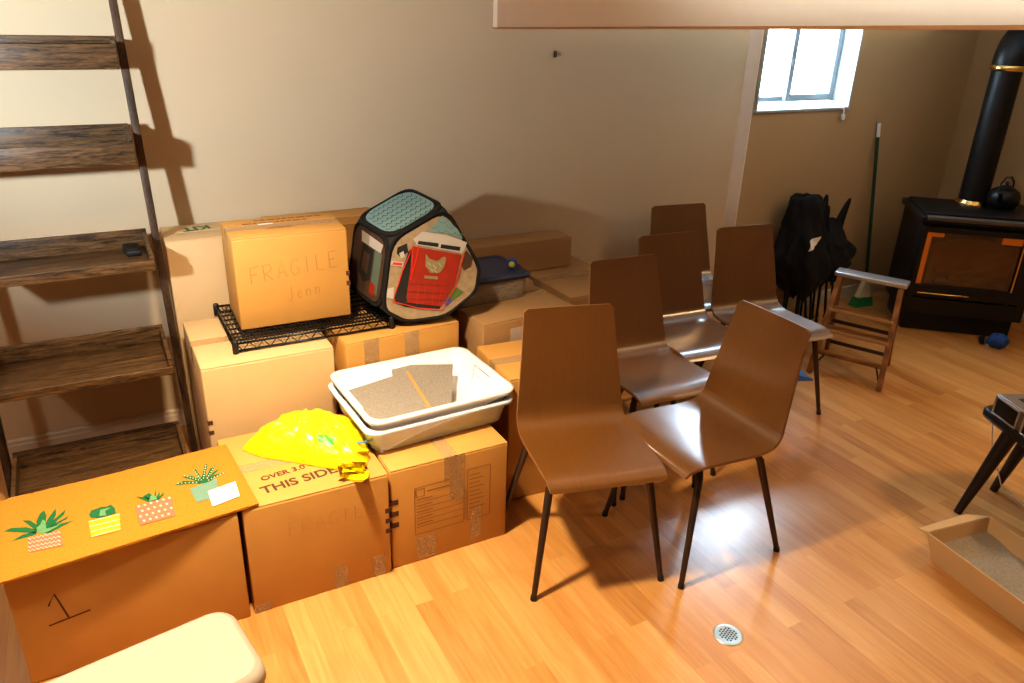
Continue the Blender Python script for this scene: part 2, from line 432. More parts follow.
# dropped bulkhead panel
YS = 2.45
pl, pr = py(497, 28, YS), py(1024, 25, YS)
sl = (pr.z - pl.z) / (pr.x - pl.x)
xe = XR
ze = pl.z + sl * (xe - pl.x)
b = MB()
b.slab([(pl.x, YS, pl.z), (xe, YS, ze), (xe, YS, ZC), (pl.x, YS, ZC)], (0, .03, 0))
struct(b.build('trim_2', M['soffit']))
b = MB()
b.slab([(pl.x, YS - .004, pl.z - .003), (xe, YS - .004, ze - .03), (xe, YS - .004, ze), (pl.x, YS - .004, pl.z + .002)], (0, .038, 0))
struct(b.build('trim_3', mat('soffit_edge_orange', (0.55, 0.30, 0.14), 0.6)))  # thin orange strip along the lower edge, wider to the right
def baseboard(name, a, bb, h, n):
    mb = MB(); a, bb, n = Vector(a), Vector(bb), Vector(n)
    prof = [(0, 0), (.014, 0), (.014, h * .68), (.011, h * .74), (.011, h * .9), (.005, h), (0, h)]
    A = [a + n * q + Vector((0, 0, z)) for q, z in prof]; mb.slab(A, bb - a)
    return struct(mb.build(name, M['base'], recalc=True))
baseboard('baseboard_back', (XL, YB, 0), (3.33, YB, 0), .085, (0, -1, 0))
baseboard('baseboard_alcove', (3.372, YA, 0), (XR, YA, 0), .085, (0, -1, 0))
baseboard('baseboard_right', (XR, YF, 0), (XR, YA - .015, 0), .085, (-1, 0, 0))
baseboard('baseboard_left', (XL, YF, 0), (XL, YB - .015, 0), .085, (1, 0, 0))
# window
w = bpy.data.objects.new('window_1', None); COL.objects.link(w); struct(w); w.location = (WX0, YA, WZ0)
def child(mb, name, m, root, **k):
    """build with world coords under a root that has only location+rz"""
    inv = root.matrix_basis.inverted()
    mb.v = [inv @ v for v in mb.v]
    return mb.build(name, m, root, **k)
bpy.context.view_layer.update()
b = MB(); t = .012
b.box((WX0, YA - .012, WZ0), (WX0 + t, YA + .2, WZ1)); b.box((WX1 - t, YA - .012, WZ0), (WX1, YA + .2, WZ1))
b.box((WX0, YA - .012, WZ1 - t), (WX1, YA + .2, WZ1))
child(b, 'window_jamb', M['jamb'], w)
b = MB(); b.hexa([(WX0 - .005, YA - .015, WZ0 - .012), (WX1 + .005, YA - .015, WZ0 - .012), (WX1 + .005, YA + .2, WZ0 - .012), (WX0 - .005, YA + .2, WZ0 - .012)],
                 [(WX0 - .005, YA - .015, WZ0 + .004), (WX1 + .005, YA - .015, WZ0 + .004), (WX1 + .005, YA + .2, WZ0 + .03), (WX0 - .005, YA + .2, WZ0 + .03)], bev=.002)
child(b, 'window_sill', M['jamb'], w)
def sash(x0, x1, y0, fw, name):
    b = MB(); z0, z1 = WZ0 + .03, WZ1 - .01
    b.box((x0, y0, z0), (x0 + fw, y0 + .03, z1), bev=.002); b.box((x1 - fw, y0, z0), (x1, y0 + .03, z1), bev=.002)
    b.box((x0 + fw, y0, z0), (x1 - fw, y0 + .03, z0 + fw), bev=.002); b.box((x0 + fw, y0, z1 - fw), (x1 - fw, y0 + .03, z1), bev=.002)
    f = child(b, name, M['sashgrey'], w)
    g = MB(); g.box((x0 + fw, y0 + .012, z0 + fw), (x1 - fw, y0 + .016, z1 - fw))
    bpy.context.view_layer.update()
    g.v = [w.matrix_basis.inverted() @ v for v in g.v]
    g.build('pane', M['glass'], f)
xm = 3.76
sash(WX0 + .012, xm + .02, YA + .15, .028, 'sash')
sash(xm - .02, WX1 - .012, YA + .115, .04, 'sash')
b = MB(); b.tube([(WX1 - .06, YA + .03, WZ1 - .03), (WX1 - .055, YA + .0, 1.5), (WX1 - .05, YA - .02, WZ0 + .01), (WX1 - .055, YA - .025, WZ0 - .04)], .0035, 6)
b.box((WX1 - .065, YA - .033, WZ0 - .07), (WX1 - .045, YA - .018, WZ0 - .035), bev=.003)
child(b, 'blind_cord', M['white'], w)
b = MB(); b.box((xm - .035, YA + .105, 1.52), (xm - .015, YA + .118, 1.56), bev=.002); child(b, 'latch', M['steel'], w)

# ---------------------------------------------------------------- cardboard cartons
def carton(label, x0, x1, y0, y1, z0, z1, rz=0.0, m='card', flaps='y', tape=True, name='cardboard_box', gap=.004, bev=.006):
    """carton centred on its own base; returns root and local half sizes"""
    cx, cy = (x0 + x1) / 2, (y0 + y1) / 2; hx, hy, h = (x1 - x0) / 2, (y1 - y0) / 2, z1 - z0
    root = thing(name, label, 'box', (cx, cy, z0), rz, 'cardboard boxes piled along the back wall')
    b = MB(); b.box((-hx, -hy, 0), (hx, hy, h - .005), bev=bev); b.build('carton', M[m], root)
    for sgn in (-1, 1):
        f = MB()
        if flaps == 'x':
            lo, hi = sorted((sgn * gap / 2, sgn * (hx - .002)))
            f.box((lo, -hy + .001, h - .0055), (hi, hy - .001, h), bev=.0018)
        else:
            lo, hi = sorted((sgn * gap / 2, sgn * (hy - .002)))
            f.box((-hx + .001, lo, h - .0055), (hx - .001, hi, h), bev=.0018)
        f.build('flap', M[m], root)
    if tape:
        t = MB()
        if flaps == 'x':
            t.box((-.026, -hy - .0006, h + .0002), (.026, hy + .0006, h + .0007)); t.box((-.026, -hy - .0009, h - .09), (.026, -hy - .0003, h + .0007))
        else:
            t.box((-hx - .0006, -.026, h + .0002), (hx + .0006, .026, h + .0007)); t.box((-hx - .0009, -.026, h - .09), (-hx - .0003, .026, h + .0007)); t.box((hx + .0003, -.026, h - .09), (hx + .0009, .026, h + .0007))
        t.build('tape', M['tape'], root)
    root['_h'] = h
    return root, hx, hy, h
def marks(root, items, m='ink', name='print_mark'):
    for lo, hi in items:
        b = MB(); b.box(lo, hi); b.build(name, M[m], root)
def tapes(root, items):
    for lo, hi in items:
        t = MB(); t.box(lo, hi); t.build('tape', M['tape'], root)

# hand-drawn strokes on a front face: letters as polylines in a unit box
GLY = {'F': [[(0, 0), (0.05, 1), (.7, 1.02)], [(0.02, .55), (.5, .55)]], 'R': [[(0, 0), (0, 1), (.5, .98), (.62, .78), (.5, .58), (.05, .5), (.65, 0)]],
       'A': [[(0, 0), (.35, 1), (.7, 0)], [(.15, .35), (.55, .35)]], 'G': [[(.65, .85), (.4, 1), (.1, .75), (.05, .3), (.3, 0), (.65, .15), (.65, .42), (.4, .42)]],
       'I': [[(.3, 0), (.3, 1)]], 'L': [[(.05, 1), (.05, 0), (.6, 0)]], 'E': [[(.6, 1), (.05, 1), (.05, 0), (.62, 0)], [(.05, .52), (.5, .52)]],
       'J': [[(.45, 1.1), (.45, .15), (.3, -.1), (.05, 0)]], 'e': [[(.1, .3), (.5, .35), (.4, .58), (.15, .5), (.1, .15), (.35, 0), (.55, .12)]],
       'n': [[(.08, .55), (.08, 0)], [(.08, .35), (.3, .55), (.48, .45), (.5, 0)]], '1': [[(-.25, .62), (.0, 1), (.12, 0)]]}
def scrawl(root, txt, o, h, w, name='handwriting', m='pencil', thick=.003, up=(0, 0, 1), right=(1, 0, 0), nrm=(0, -1, 0), adv=1.0):
    b = MB(); o = Vector(o); up = Vector(up); right = Vector(right); x = 0
    for ch in txt:
        for st in GLY.get(ch, []):
            b.ribbon([o + right * (x + q[0] * w) + up * (q[1] * h) for q in st], thick, nrm)
        x += w * adv
    return b.build(name, M[m], root)

# front row
r, hx, hy, h = carton('low cardboard box at front left with the number 1 inked on it, under the doormat', -.379, .222, 2.045, 2.43, 0, .39, m='card')
b = MB(); 
for st in ([(-.215, .25), (-.195, .285), (-.175, .195)], [(-.225, .185), (-.12, .20)]):
    b = MB(); b.ribbon([(x, -hy - .0012, z) for x, z in st], .0045, (0, -1, 0)); b.build('handwriting', M['ink'], r)

r2, hx, hy, h = carton('cardboard box printed THIS SIDE UP on top under the yellow bag', .236, .694, 2.05, 2.505, 0, .395)
X2, Y2 = .465, 2.2775
xf = Matrix.Translation((pz(262, 495, .395) - Vector((X2, Y2, 0))) + Vector((0, 0, .0006)))
a0, a1 = pz(263, 494, .396), pz(346, 469, .396)
loc = lambda p: Vector((p.x - X2, p.y - Y2, .3957))
text_mesh('lettering', 'THIS SIDE UP', .057, frame_xf(loc(a0), a1 - a0, (0, 1, 0)), M['ink'], r2, bold=.0014)
a0, a1 = pz(262, 481, .396), pz(318, 464, .396)
text_mesh('lettering', 'OVER 3.0 CUBIC FT', .036, frame_xf(loc(a0), a1 - a0, (0, 1, 0)), M['ink'], r2, bold=.0009)
marks(r2, [((hx - .016, -hy - .001, z), (hx + .001, -hy + .018, z + .018)) for z in (.245, .205, .165)])
scrawl(r2, 'FRAGILE', (-.10, -hy - .001, .26), .05, .042, m='ghost', thick=.002)
tapes(r2, [((.03, -hy - .0009, .0), (.075, -hy - .0003, .085)), ((.165, -hy - .0009, .0), (.205, -hy - .0003, .085)), ((-hx - .0009, -hy - .0009, .0), (-hx + .05, -hy - .0003, .03))])
r3, hx, hy, h = carton('cardboard box with printed form panels and tape, under the white bins', .702, 1.140, 2.06, 2.51, 0, .395, flaps='x')
marks(r3, [((-hx - .001, -hy - .001, z), (-hx + .026, -hy + .01, z + .02)) for z in (.26, .215, .17)])
b = MB(); yq = -hy - .0011
def rectlines(x0, x1, z0, z1, wdt=.0022):
    for p, q in (((x0, z0), (x1, z0)), ((x1, z0), (x1, z1)), ((x1, z1), (x0, z1)), ((x0, z1), (x0, z0))):
        b.ribbon([(p[0], yq, p[1]), (q[0], yq, q[1])], wdt, (0, -1, 0))
rectlines(-.135, .048, .115, .305); rectlines(.062, .15, .115, .325)
for z in (.145, .17, .195, .22, .245): b.ribbon([(-.13, yq, z), (.044, yq, z)], .0018, (0, -1, 0)); b.ribbon([(-.128, yq, z + .012), (-.07, yq, z + .012)], .003, (0, -1, 0))
rectlines(-.13, -.1, .268, .298); b.ribbon([(-.09, yq, .283), (.0, yq, .283)], .004, (0, -1, 0))
for k in range(11): b.ribbon([(.068, yq, .13 + k * .017), (.068 + random.uniform(.04, .075), yq, .13 + k * .017)], .0028, (0, -1, 0))
for q in (.052, .057): b.ribbon([(q, yq, .12), (q, yq, .25)], .0015, (0, -1, 0))
b.build('printed_form', M['inkfaint'], r3)
tapes(r3, [((-.005, -hy - .0016, .215), (.05, -hy - .0011, .397)), ((-.13, -hy - .0016, .01), (-.06, -hy - .0011, .10)), ((.075, -hy - .0016, .03), (.115, -hy - .0011, .16))])
# second row
r4, hx, hy, h = carton('tall cardboard box beside the dark ladder shelf, carrying the black wire rack', .226, .692, 2.61, 3.085, 0, .62, m='card_pale')
marks(r4, [((-hx - .001, -hy - .001, z), (-hx + .016, -hy + .016, z + .016)) for z in (.40, .36)])
r5, hx, hy, h = carton('cardboard box behind the white bins, under the pop-up cat cube', .722, 1.205, 2.63, 3.09, 0, .62, rz=math.radians(4))
tapes(r5, [((-.17, -hy - .0009, .5), (-.11, -hy - .0003, .622)), ((.0, -hy - .0009, .5), (.06, -hy - .0003, .622))])
# against the wall
r6, hx, hy, h = carton('tall pale box against the wall at left with green KIT lettering upside down on top', .213, .60, 3.16, 3.40, 0, .925, m='card_pale', tape=False)
p = pz(208, 227, .926); q = pz(186, 230, .926)
text_mesh('lettering', 'KIT', .075, frame_xf((p.x - .4065 + .004, p.y - 3.28 + .03, .9262), q - p, (0, -1, 0)), M['green_ink'], r6, bold=.002)
carton('tall brown box against the wall, mostly hidden behind the box marked FRAGILE', .62, 1.10, 3.14, 3.40, 0, .93, m='card', tape=False)
rF, hx, hy, h = carton('cardboard box hand-marked FRAGILE standing on the black wire rack', .405, .822, 2.795, 3.06, .662, 1.012, rz=math.radians(-1), m='card')
scrawl(rF, 'FRAGILE', (-.155, -hy - .001, .175), .062, .048, thick=.0032, right=(1, 0, .10), up=(-.05, 0, 1))
scrawl(rF, 'Jenn', (-.03, -hy - .001, .095), .05, .034, thick=.003, right=(1, 0, .12))
marks(rF, [((hx - .012, -hy - .001, z), (hx + .003, -hy + .012, z + .018)) for z in (.165, .125)])
for (x0, x1, y_) in ((-.09, .16, .085), (-.14, .10, .045), (-.06, .03, -.035)):
    b = MB(); x = x0
    while x < x1:
        wl = random.uniform(.012, .035); b.box((x, y_, h + .0008), (x + wl, y_ + .014, h + .0013)); x += wl + .006
    b.build('print_mark', M['inkfaint'], rF)
b = MB(); b.box((-.085, .028, h + .0008), (-.03, .04, h + .0015)); b.build('paper_strip', M['paper'], rF)
# right pile
rN, hx, hy, h = carton('large cardboard box on the floor behind the nearest chair, right of the front row', 1.25, 1.70, 2.225, 2.555, 0, .535, m='card', rz=math.radians(-4))
rM, hx, hy, h = carton('squat taped cardboard box under the clear tub with the navy lid', 1.275, 1.74, 2.60, 3.06, 0, .615, m='card_dark', rz=math.radians(5))
t = MB(); t.box((-.10, -hy - .0009, .50), (.05, -hy - .0003, .575)); t.build('tape', mat('pale_tape', (.55, .47, .40), .5), rM)
carton('brown cardboard box with open seam beside the navy-lidded tub, nearest the back wall chairs', 1.86, 2.24, 2.83, 3.395, 0, .565, m='card_dark', rz=math.radians(1.5))
carton('long narrow cardboard carton lying along the back wall on top of other boxes', 1.36, 2.125, 3.235, 3.395, .567, .722, m='card_dark', tape=False, name='long_carton')
carton('plain cardboard box low against the wall, under the long narrow carton', 1.36, 1.83, 3.10, 3.395, 0, .565, m='card_dark', tape=False)

# ---------------------------------------------------------------- ladder shelf
root = thing('ladder_shelf', 'dark stained wooden ladder shelf leaning on the wall at left', 'shelf', (-.12, 2.69, 0))
def lf(x, y, z): return (x + .12, y - 2.69, z)
XLs, XRs = -.425, .158
LEAN = .355
b_ = lambda z: 2.69 + LEAN * z
for x, dx in ((XLs - .03, -.02), (XRs, .03)):
    b = MB()
    x_b, x_t = x + dx, x
    ztop = 2.02
    q = []
    for (xx, zz) in ((x_b, 0.0), (x_t, ztop)):
        yy = 3.09 + .125 * zz
        q.append([lf(xx, yy - .012, zz), lf(xx + .026, yy - .012, zz), lf(xx + .026, yy + .035, zz), lf(xx, yy + .035, zz)])
    b.hexa(q[0], q[1], bev=.002); b.build('rail', M['rail'], root)
def tray(zb, d, back, lip=.028, side=.055):
    y0 = b_(zb) - .005; xl, xr = XLs, XRs - .001
    s_ = MB(); s_.box(lf(xl, y0, zb), lf(xr, y0 + d, zb + .018), bev=.0015)
    s = s_.build('shelf_board', M['shelf'], root)
    e = MB(); e.box(lf(xl, y0 - .014, zb - .003), lf(xr, y0, zb + lip), bev=.002); e.build('front_lip', M['shelf'], s)
    e = MB(); e.box(lf(xl, y0 + d - .014, zb + .018), lf(xr, y0 + d, zb + back), bev=.002); e.build('back_board', M['shelf'], s)
    for xx in (xl, xr - .014):
        e = MB(); e.slab([lf(xx, y0, zb + .018), lf(xx, y0 + d - .014, zb + .018), lf(xx, y0 + d - .014, zb + back * .9), lf(xx, y0, zb + side)], (.014, 0, 0))
        e.build('end_board', M['shelf'], s)
    return y0, zb
tray(1.553, .15, .10, lip=.08, side=.085)
tray(1.237, .19, .115, lip=.075, side=.08)
s3 = tray(.876, .25, .09, lip=.035)
tray(.513, .29, .085, lip=.028)
tray(.125, .33, .085, lip=.028)
b = MB(); p = pz(133, 250, .9)
b.box((-.026, -.085, 0), (.026, .085, .02), bev=.005)
b.box((-.02, -.07, .0195), (.02, .05, .0215), bev=.001, mi=0)
o = b.build('gadget', [M['black'], M['caseg']]); o.location = (p.x - .005, p.y + .015, .8945); o.rotation_euler = (0, 0, math.radians(4))
tag(o, 'small flat black gadget lying at the right end of the middle shelf', 'gadget')

# ---------------------------------------------------------------- wire rack
rk = thing('wire_rack', 'black wire shelf rack lying flat under the FRAGILE box', 'rack', (.655, 2.90, .621))
hx, hy, zt = .295, .205, .040
b = MB()
for z in (.008, zt - .004):
    b.tube([(-hx, -hy, z), (hx, -hy, z), (hx, hy, z), (-hx, hy, z)], .0045, 8, closed=True)
b.build('rim', M['wire'], rk)
b = MB()
def zig(a, c, n):
    a, c = Vector(a), Vector(c)
    pts = [a.lerp(c, i / n) + Vector((0, 0, .008 if i % 2 else zt - .004)) for i in range(n + 1)]
    b.tube(pts, .0025, 6)
zig((-hx, -hy, 0), (hx, -hy, 0), 24); zig((-hx, hy, 0), (hx, hy, 0), 24); zig((-hx, -hy, 0), (-hx, hy, 0), 16); zig((hx, -hy, 0), (hx, hy, 0), 16)
b.build('truss_wire', M['wire'], rk)
b = MB()
for i in range(44):
    x = -hx + 2 * hx * (i + .5) / 44; b.tube([(x, -hy, zt - .003), (x, hy, zt - .003)], .0022, 6)
for y in (-.17, -.135, -.1, -.05, 0, .05, .1, .15): b.tube([(-hx, y, zt - .007), (hx, y, zt - .007)], .0035, 6)
b.build('wire_deck', M['wire'], rk)
for sx in (-1, 1):
    for sy in (-1, 1):
        b = MB(); b.lathe([(.009, 0), (.0115, .002), (.011, .046), (.008, .05)], 16); o = b.build('corner_sleeve', M['black'], rk); o.location = (sx * hx, sy * hy, -.001)

# ---------------------------------------------------------------- doormat
ZM = .3975
c00, c10, c11, c01 = pz(-30, 594, .40), pz(259, 505, .40), pz(226, 446, .40), pz(-30, 511, .40)
def mp(u, v, dz=0.0):
    p = c00.lerp(c10, u).lerp(c01.lerp(c11, u), v)
    return Vector((p.x, p.y, ZM + dz + .002 * math.sin(u * 9) * v))
b = MB()
NU, NV = 60, 24
def topf(u, v):
    e = min(u, 1 - u, v, 1 - v)
    p = mp(u, v, .013 - (.004 if e < .01 else 0) + .0008 * noise.noise(Vector((u * 60, v * 30, 0))))
    j = .003 if (v < .001 or v > .999) else 0
    return p + Vector((noise.noise(Vector((u * 80, v, 3))) * j, noise.noise(Vector((u * 90, v, 7))) * j, 0))
b.grid(topf, NU, NV, 0)
b.grid(lambda u, v: mp(1 - u, v, .002), 12, 6, 0)
for fn in ((lambda u: (u, 0)), (lambda u: (1, u)), (lambda u: (1 - u, 1)), (lambda u: (0, 1 - u))):
    b.grid(lambda u, v, fn=fn: (topf(*fn(u)) if v > .5 else mp(*fn(u), .002)), NU, 1, 0)
ZP = ZM + .0145
def mpx(u, v, dz=0.0): return pz(u, v, ZP + dz)
mats_mat = [M['coir'], M['m_green'], M['m_lgreen'], M['m_pink'], M['m_white'], M['m_yellow'], M['m_teal'], M['paper'], M['bluestick']]
def zo(ox, oy, s): return lambda x, y: (ox + x / s, oy + y / s)
z1_ = zo(0, 460, 1024 / 190)
def mpoly(pts, mi, dz=0.0, f=z1_): b.poly([mpx(*f(*q), dz) for q in pts][::-1], mi)
def mstroke(pts, wpx, mi, dz=0.0, f=z1_, wm=None):
    b.ribbon([mpx(*f(*q), dz) for q in pts], wm or wpx * .00052, (0, 0, 1), mi)
def leaf(pts, mi, dz=0.0, f=z1_): mpoly(pts, mi, dz, f)
# agave in pink zigzag pot
for L in ([(200, 400), (60, 440), (120, 402), (190, 385)], [(195, 395), (20, 385), (60, 366), (140, 362), (200, 375)], [(200, 385), (120, 325), (160, 325), (195, 345), (215, 370)],
          [(205, 375), (195, 330), (215, 290), (238, 270), (252, 300), (245, 350), (235, 380)], [(230, 375), (255, 320), (300, 260), (302, 295), (280, 340), (250, 385)],
          [(240, 385), (285, 325), (355, 265), (345, 295), (310, 325), (265, 390)], [(240, 392), (290, 345), (372, 300), (355, 320), (310, 345), (270, 392)], [(240, 395), (300, 350), (395, 325), (340, 355), (265, 395)]):
    leaf(L, 1)
mpoly([(200, 392), (195, 365), (215, 350), (230, 320), (245, 330), (250, 370), (330, 345), (260, 385), (235, 395)], 2, .0006)
mpoly([(148, 420), (330, 380), (340, 460), (160, 497)], 3, .0004)
for k, y in enumerate((425, 448, 470, 490)):
    pts = [(152 + i * 11.5, y + (5 if i % 2 else -5) - i * 2.45) for i in range(16)]
    mstroke(pts, 7, 4, .0009)
# cactus in yellow striped pot
mpoly([(480, 295), (490, 272), (520, 262), (545, 252), (575, 250), (598, 240), (618, 258), (625, 285), (560, 305), (495, 312)], 1)
mpoly([(535, 300), (540, 268), (600, 255), (565, 275), (575, 300)], 2, .0006)
mpoly([(475, 330), (645, 288), (650, 378), (492, 418)], 5, .0004)
for y in (332, 360, 387, 412): mstroke([(478 + (y - 330) * .18, y), (560, y - 20), (648, y - 42)], 9, 4, .0009)
# aloe in pink dotted pot
for L in ([(800, 225), (735, 197), (790, 200), (815, 215)], [(800, 215), (770, 195), (800, 178), (815, 205)], [(815, 215), (800, 175), (822, 190), (830, 212)], [(825, 212), (838, 158), (842, 190), (838, 212)],
          [(835, 212), (862, 165), (860, 195), (845, 214)], [(840, 214), (885, 170), (880, 192), (855, 212)]): leaf(L, 1)
mpoly([(805, 222), (810, 195), (825, 185), (840, 195), (850, 212)], 2, .0006)
mpoly([(728, 248), (925, 195), (945, 300), (755, 352)], 3, .0004)
for j in range(4):
    for i in range(6):
        cx, cy = 748 + i * 33 + (j % 2) * 14 + j * 5, 250 + j * 27 - i * 9.2 - (j % 2) * 4
        if cx < 932: mpoly([(cx + 8 * math.cos(a * PI / 4), cy + 6 * math.sin(a * PI / 4)) for a in range(8)], 4, .0009)
# spiky aloe in teal pot
z2_ = zo(170, 440, 751 / 100)
for L in ([(215, 325), (35, 340), (100, 305), (205, 310)], [(215, 315), (85, 275), (150, 265), (225, 290)], [(235, 320), (170, 212), (195, 220), (230, 270)], [(235, 290), (262, 180), (282, 180), (268, 270)],
          [(265, 290), (300, 215), (345, 190), (300, 270)], [(280, 295), (330, 235), (380, 215), (310, 275)], [(270, 310), (330, 260), (420, 242), (350, 275)], [(210, 330), (205, 300), (240, 270), (290, 270), (330, 290), (290, 320)]):
    leaf(L, 1, 0, z2_)
for L in ([(60, 325), (200, 318)], [(110, 268), (215, 300)], [(180, 225), (235, 300)], [(268, 195), (252, 285)], [(330, 205), (280, 285)], [(400, 248), (290, 300)]):
    for i in range(6):
        t_ = i / 5; cx, cy = L[0][0] * (1 - t_) + L[1][0] * t_, L[0][1] * (1 - t_) + L[1][1] * t_
        mpoly([(cx + 5 * math.cos(a * PI / 3), cy + 5 * math.sin(a * PI / 3)) for a in range(6)], 4, .0008, z2_)
mpoly([(145, 368), (350, 290), (358, 352), (300, 440), (205, 470)], 6, .0004, z2_)
doormat = b.build('doormat', mats_mat, origin=(-.05, 2.2, ZM))
tag(doormat, 'tan coir doormat with four potted succulents printed on it, lying over the front left box', 'doormat')
b = MB(); b.slab([mpx(*z2_(*q), .0012) for q in ((285, 385), (320, 500), (525, 420), (490, 312))][::-1], (0, 0, .0006))
b.ribbon([mpx(*z2_(*q), .0022) for q in ((360, 378), (390, 365), (425, 352))], .004, (0, 0, 1), 1)
tg = b.build('paper_tag', [M['paper'], M['bluestick']]); tg['label'] = 'white paper tag'
tg.parent = doormat; tg.matrix_parent_inverse = doormat.matrix_basis.inverted()

# ---------------------------------------------------------------- yellow bag
base = [pz(242, 449, .40), pz(262, 457, .40), pz(290, 461, .40), pz(318, 466, .40), pz(345, 470, .40), pz(362, 472, .40), pz(369, 458, .40), pz(368, 440, .40),
        pz(358, 425, .40), pz(335, 420, .40), pz(305, 421, .40), pz(275, 430, .40), pz(258, 440, .40)]
cen = pz(312, 445, .40)
def bagpt(u, v):
    n = len(base); a = u * n; i = int(a) % n; f = a - int(a)
    e = base[i].lerp(base[(i + 1) % n], f * f * (3 - 2 * f))
    p = cen.lerp(e, v)
    wr = noise.noise(Vector((p.x * 14, p.y * 14, 1))) + .55 * abs(noise.noise(Vector((p.x * 34, p.y * 34, 5)))) + .35 * math.sin(u * 2 * PI * 17 + 6 * noise.noise(Vector((p.x * 9, p.y * 9, 2)))) * v
    hgt = .105 * max(0, 1 - v ** 2.6) ** .62
    lump = 1 - .35 * max(0, (p.x - .56) / .12)
    tail = 1.0 if p.x > .36 else max(.25, 1 - (.36 - p.x) * 6)
    z = .3965 + max(.001, hgt * lump * tail * (1 + .16 * wr) + (.012 * wr * v * (1 - v)))
    out = (p - cen) * (.05 * wr * v * (1 - v))
    return Vector((p.x + out.x, p.y + out.y, z))
b = MB()
b.grid(lambda u, v: bagpt(u, v), 104, 26, 0)
b.grid(lambda u, v: Vector((bagpt(u, 1).x, bagpt(u, 1).y, .397)).lerp(Vector((cen.x, cen.y, .397)), v), 52, 2, 0)
bag = b.build('plastic_bag', [M['yellow'], M['bag_green']], origin=(cen.x, cen.y, .396))
for p_ in bag.data.polygons:   # printed patch
    w_ = bag.location + p_.center
    q = w_ - EYE
    zc = q.dot(RF); u_ = 512 + F * q.dot(RX) / zc; v_ = 341.5 + F * q.dot(RD) / zc
    if 317 < u_ < 334 and 433 < v_ + (u_ - 317) * -.25 < 442 and w_.z > .42: p_.material_index = 1
tag(bag, 'crumpled yellow plastic bag with a green print lying on the THIS SIDE UP box', 'bag')
b = MB()
for k in range(5):
    c = pz(356 + k * 2, 456 + k * 3, .42)
    b.grid(lambda u, v, k=k: pz(340 + 26 * u + 3 * math.sin(v * 7 + k), 448 + 5 * k + 14 * v, .415 + .02 * math.sin(u * 3 + k) + .012 * math.sin(v * 9 + k * 2)), 8, 8, 0)
bh = b.build('gathered_neck', M['yellow'], bag); bh.matrix_parent_inverse = bag.matrix_basis.inverted()
a, c = pz(352, 444, .445), pz(372, 440.5, .445)
b = MB(); b.tube([a, c], .0032, 10); b.tube([a - (c - a).normalized() * .012, a], [.0012, .0034], 10, mi=1)
o = b.build('blue_pen', [M['bluestick'], M['black']], origin=(a + c) / 2); tag(o, 'thin blue stick poking out between the yellow bag and the white bin', 'pen')

# ---------------------------------------------------------------- white bins
def bin_(name, label, cx, cy, rz, zb, zr, hx, hy, m, taper=.03, group=None):
    root = thing(name, label, 'bin', (cx, cy, zb), rz, 'nested plastic bins')
    h = zr - zb; b = MB(); r = .05
    L = [rrect(hx - taper - .004, hy - taper - .004, r, 0), rrect(hx - taper, hy - taper, r, .004), rrect(hx - .012, hy - .012, r, h - .006), rrect(hx - .004, hy - .004, r, h - .006),
         rrect(hx - .003, hy - .003, r, h), rrect(hx - .014, hy - .014, r, h), rrect(hx - taper - .006, hy - taper - .006, r, .012), rrect(hx - taper - .03, hy - taper - .03, r * .6, .006)]
    loft(b, L); b.build('tub', M[m], root)
    b = MB()
    L = [rrect(hx - .012, hy - .012, r, h - .014), rrect(hx + .002, hy + .002, r, h - .013), rrect(hx + .003, hy + .003, r, h + .0005), rrect(hx - .012, hy - .012, r, h + .003), rrect(hx - .016, hy - .016, r, h - .004)]
    loft(b, L, cap0=False, cap1=False); b.build('rim', M[m], root)
    for sx in (-1, 1):
        b = MB(); b.tube([(sx * (hx - .03), -.07, h - .04), (sx * (hx - .021), -.065, h - .012), (sx * (hx - .021), .065, h - .012), (sx * (hx - .03), .07, h - .04)], .005, 8); b.build('grip', M[m], root)
    return root
CB = (.948, 2.372); rzb = math.radians(2.5)
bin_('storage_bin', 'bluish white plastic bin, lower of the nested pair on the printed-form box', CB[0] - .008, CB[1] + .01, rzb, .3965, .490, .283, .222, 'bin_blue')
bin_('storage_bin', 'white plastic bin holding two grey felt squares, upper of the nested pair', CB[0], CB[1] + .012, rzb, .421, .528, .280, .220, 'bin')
def sheet(name, label, pts, th, edge_face):
    b = MB(); n = (Vector(pts[1]) - Vector(pts[0])).cross(Vector(pts[3]) - Vector(pts[0])).normalized()
    if n.z < 0: n = -n
    o = sum((Vector(p) for p in pts), Vector()) / 4
    k = len(pts); top = [Vector(p) for p in pts]; bot = [p - n * th for p in top]
    b.add(top + bot, [[0, 1, 2, 3], [7, 6, 5, 4]], 0)
    b.add(top + bot, [[i, (i + 1) % 4, 4 + (i + 1) % 4, 4 + i] for i in range(4)], 1)
    if edge_face:      # bare tan margin along the right edge
        b.add([top[1].lerp(top[0], .045) + n * .0012, top[1] + n * .0012, top[2] + n * .0012, top[2].lerp(top[3], .06) + n * .0012], [[0, 1, 2, 3]], 1)
        b.add([top[0] + n * .0012, top[0].lerp(top[1], .02) + n * .0012, top[3].lerp(top[2], .05) + n * .0012, top[3] + n * .0012], [[0, 1, 2, 3]], 1)
    o_ = b.build(name, [M['felt'], M['cork']], origin=o, recalc=True); return tag(o_, label, 'felt square', 'felt squares in the bin')
sheet('felt_square', 'square of grey felt at the back, half covered by the other in the white bin', [pz(391, 365, .500), pz(453, 364, .500), pz(451, 410, .478), pz(398, 421, .478)], .010, 0)
sheet('felt_square', 'square of grey felt with tan edges at the front left of the white bin', [pz(346, 391, .510), pz(408, 371, .516), pz(435, 413, .498), pz(371, 425, .496)], .012, 1)
b = MB()
yf = CB[1] - .228
fp = [py(369, 428, yf), py(440, 410, yf + .002), py(508, 393, yf + .004), py(470, 412, yf - .004), py(420, 432, yf - .006), py(381, 452, yf - .006)]
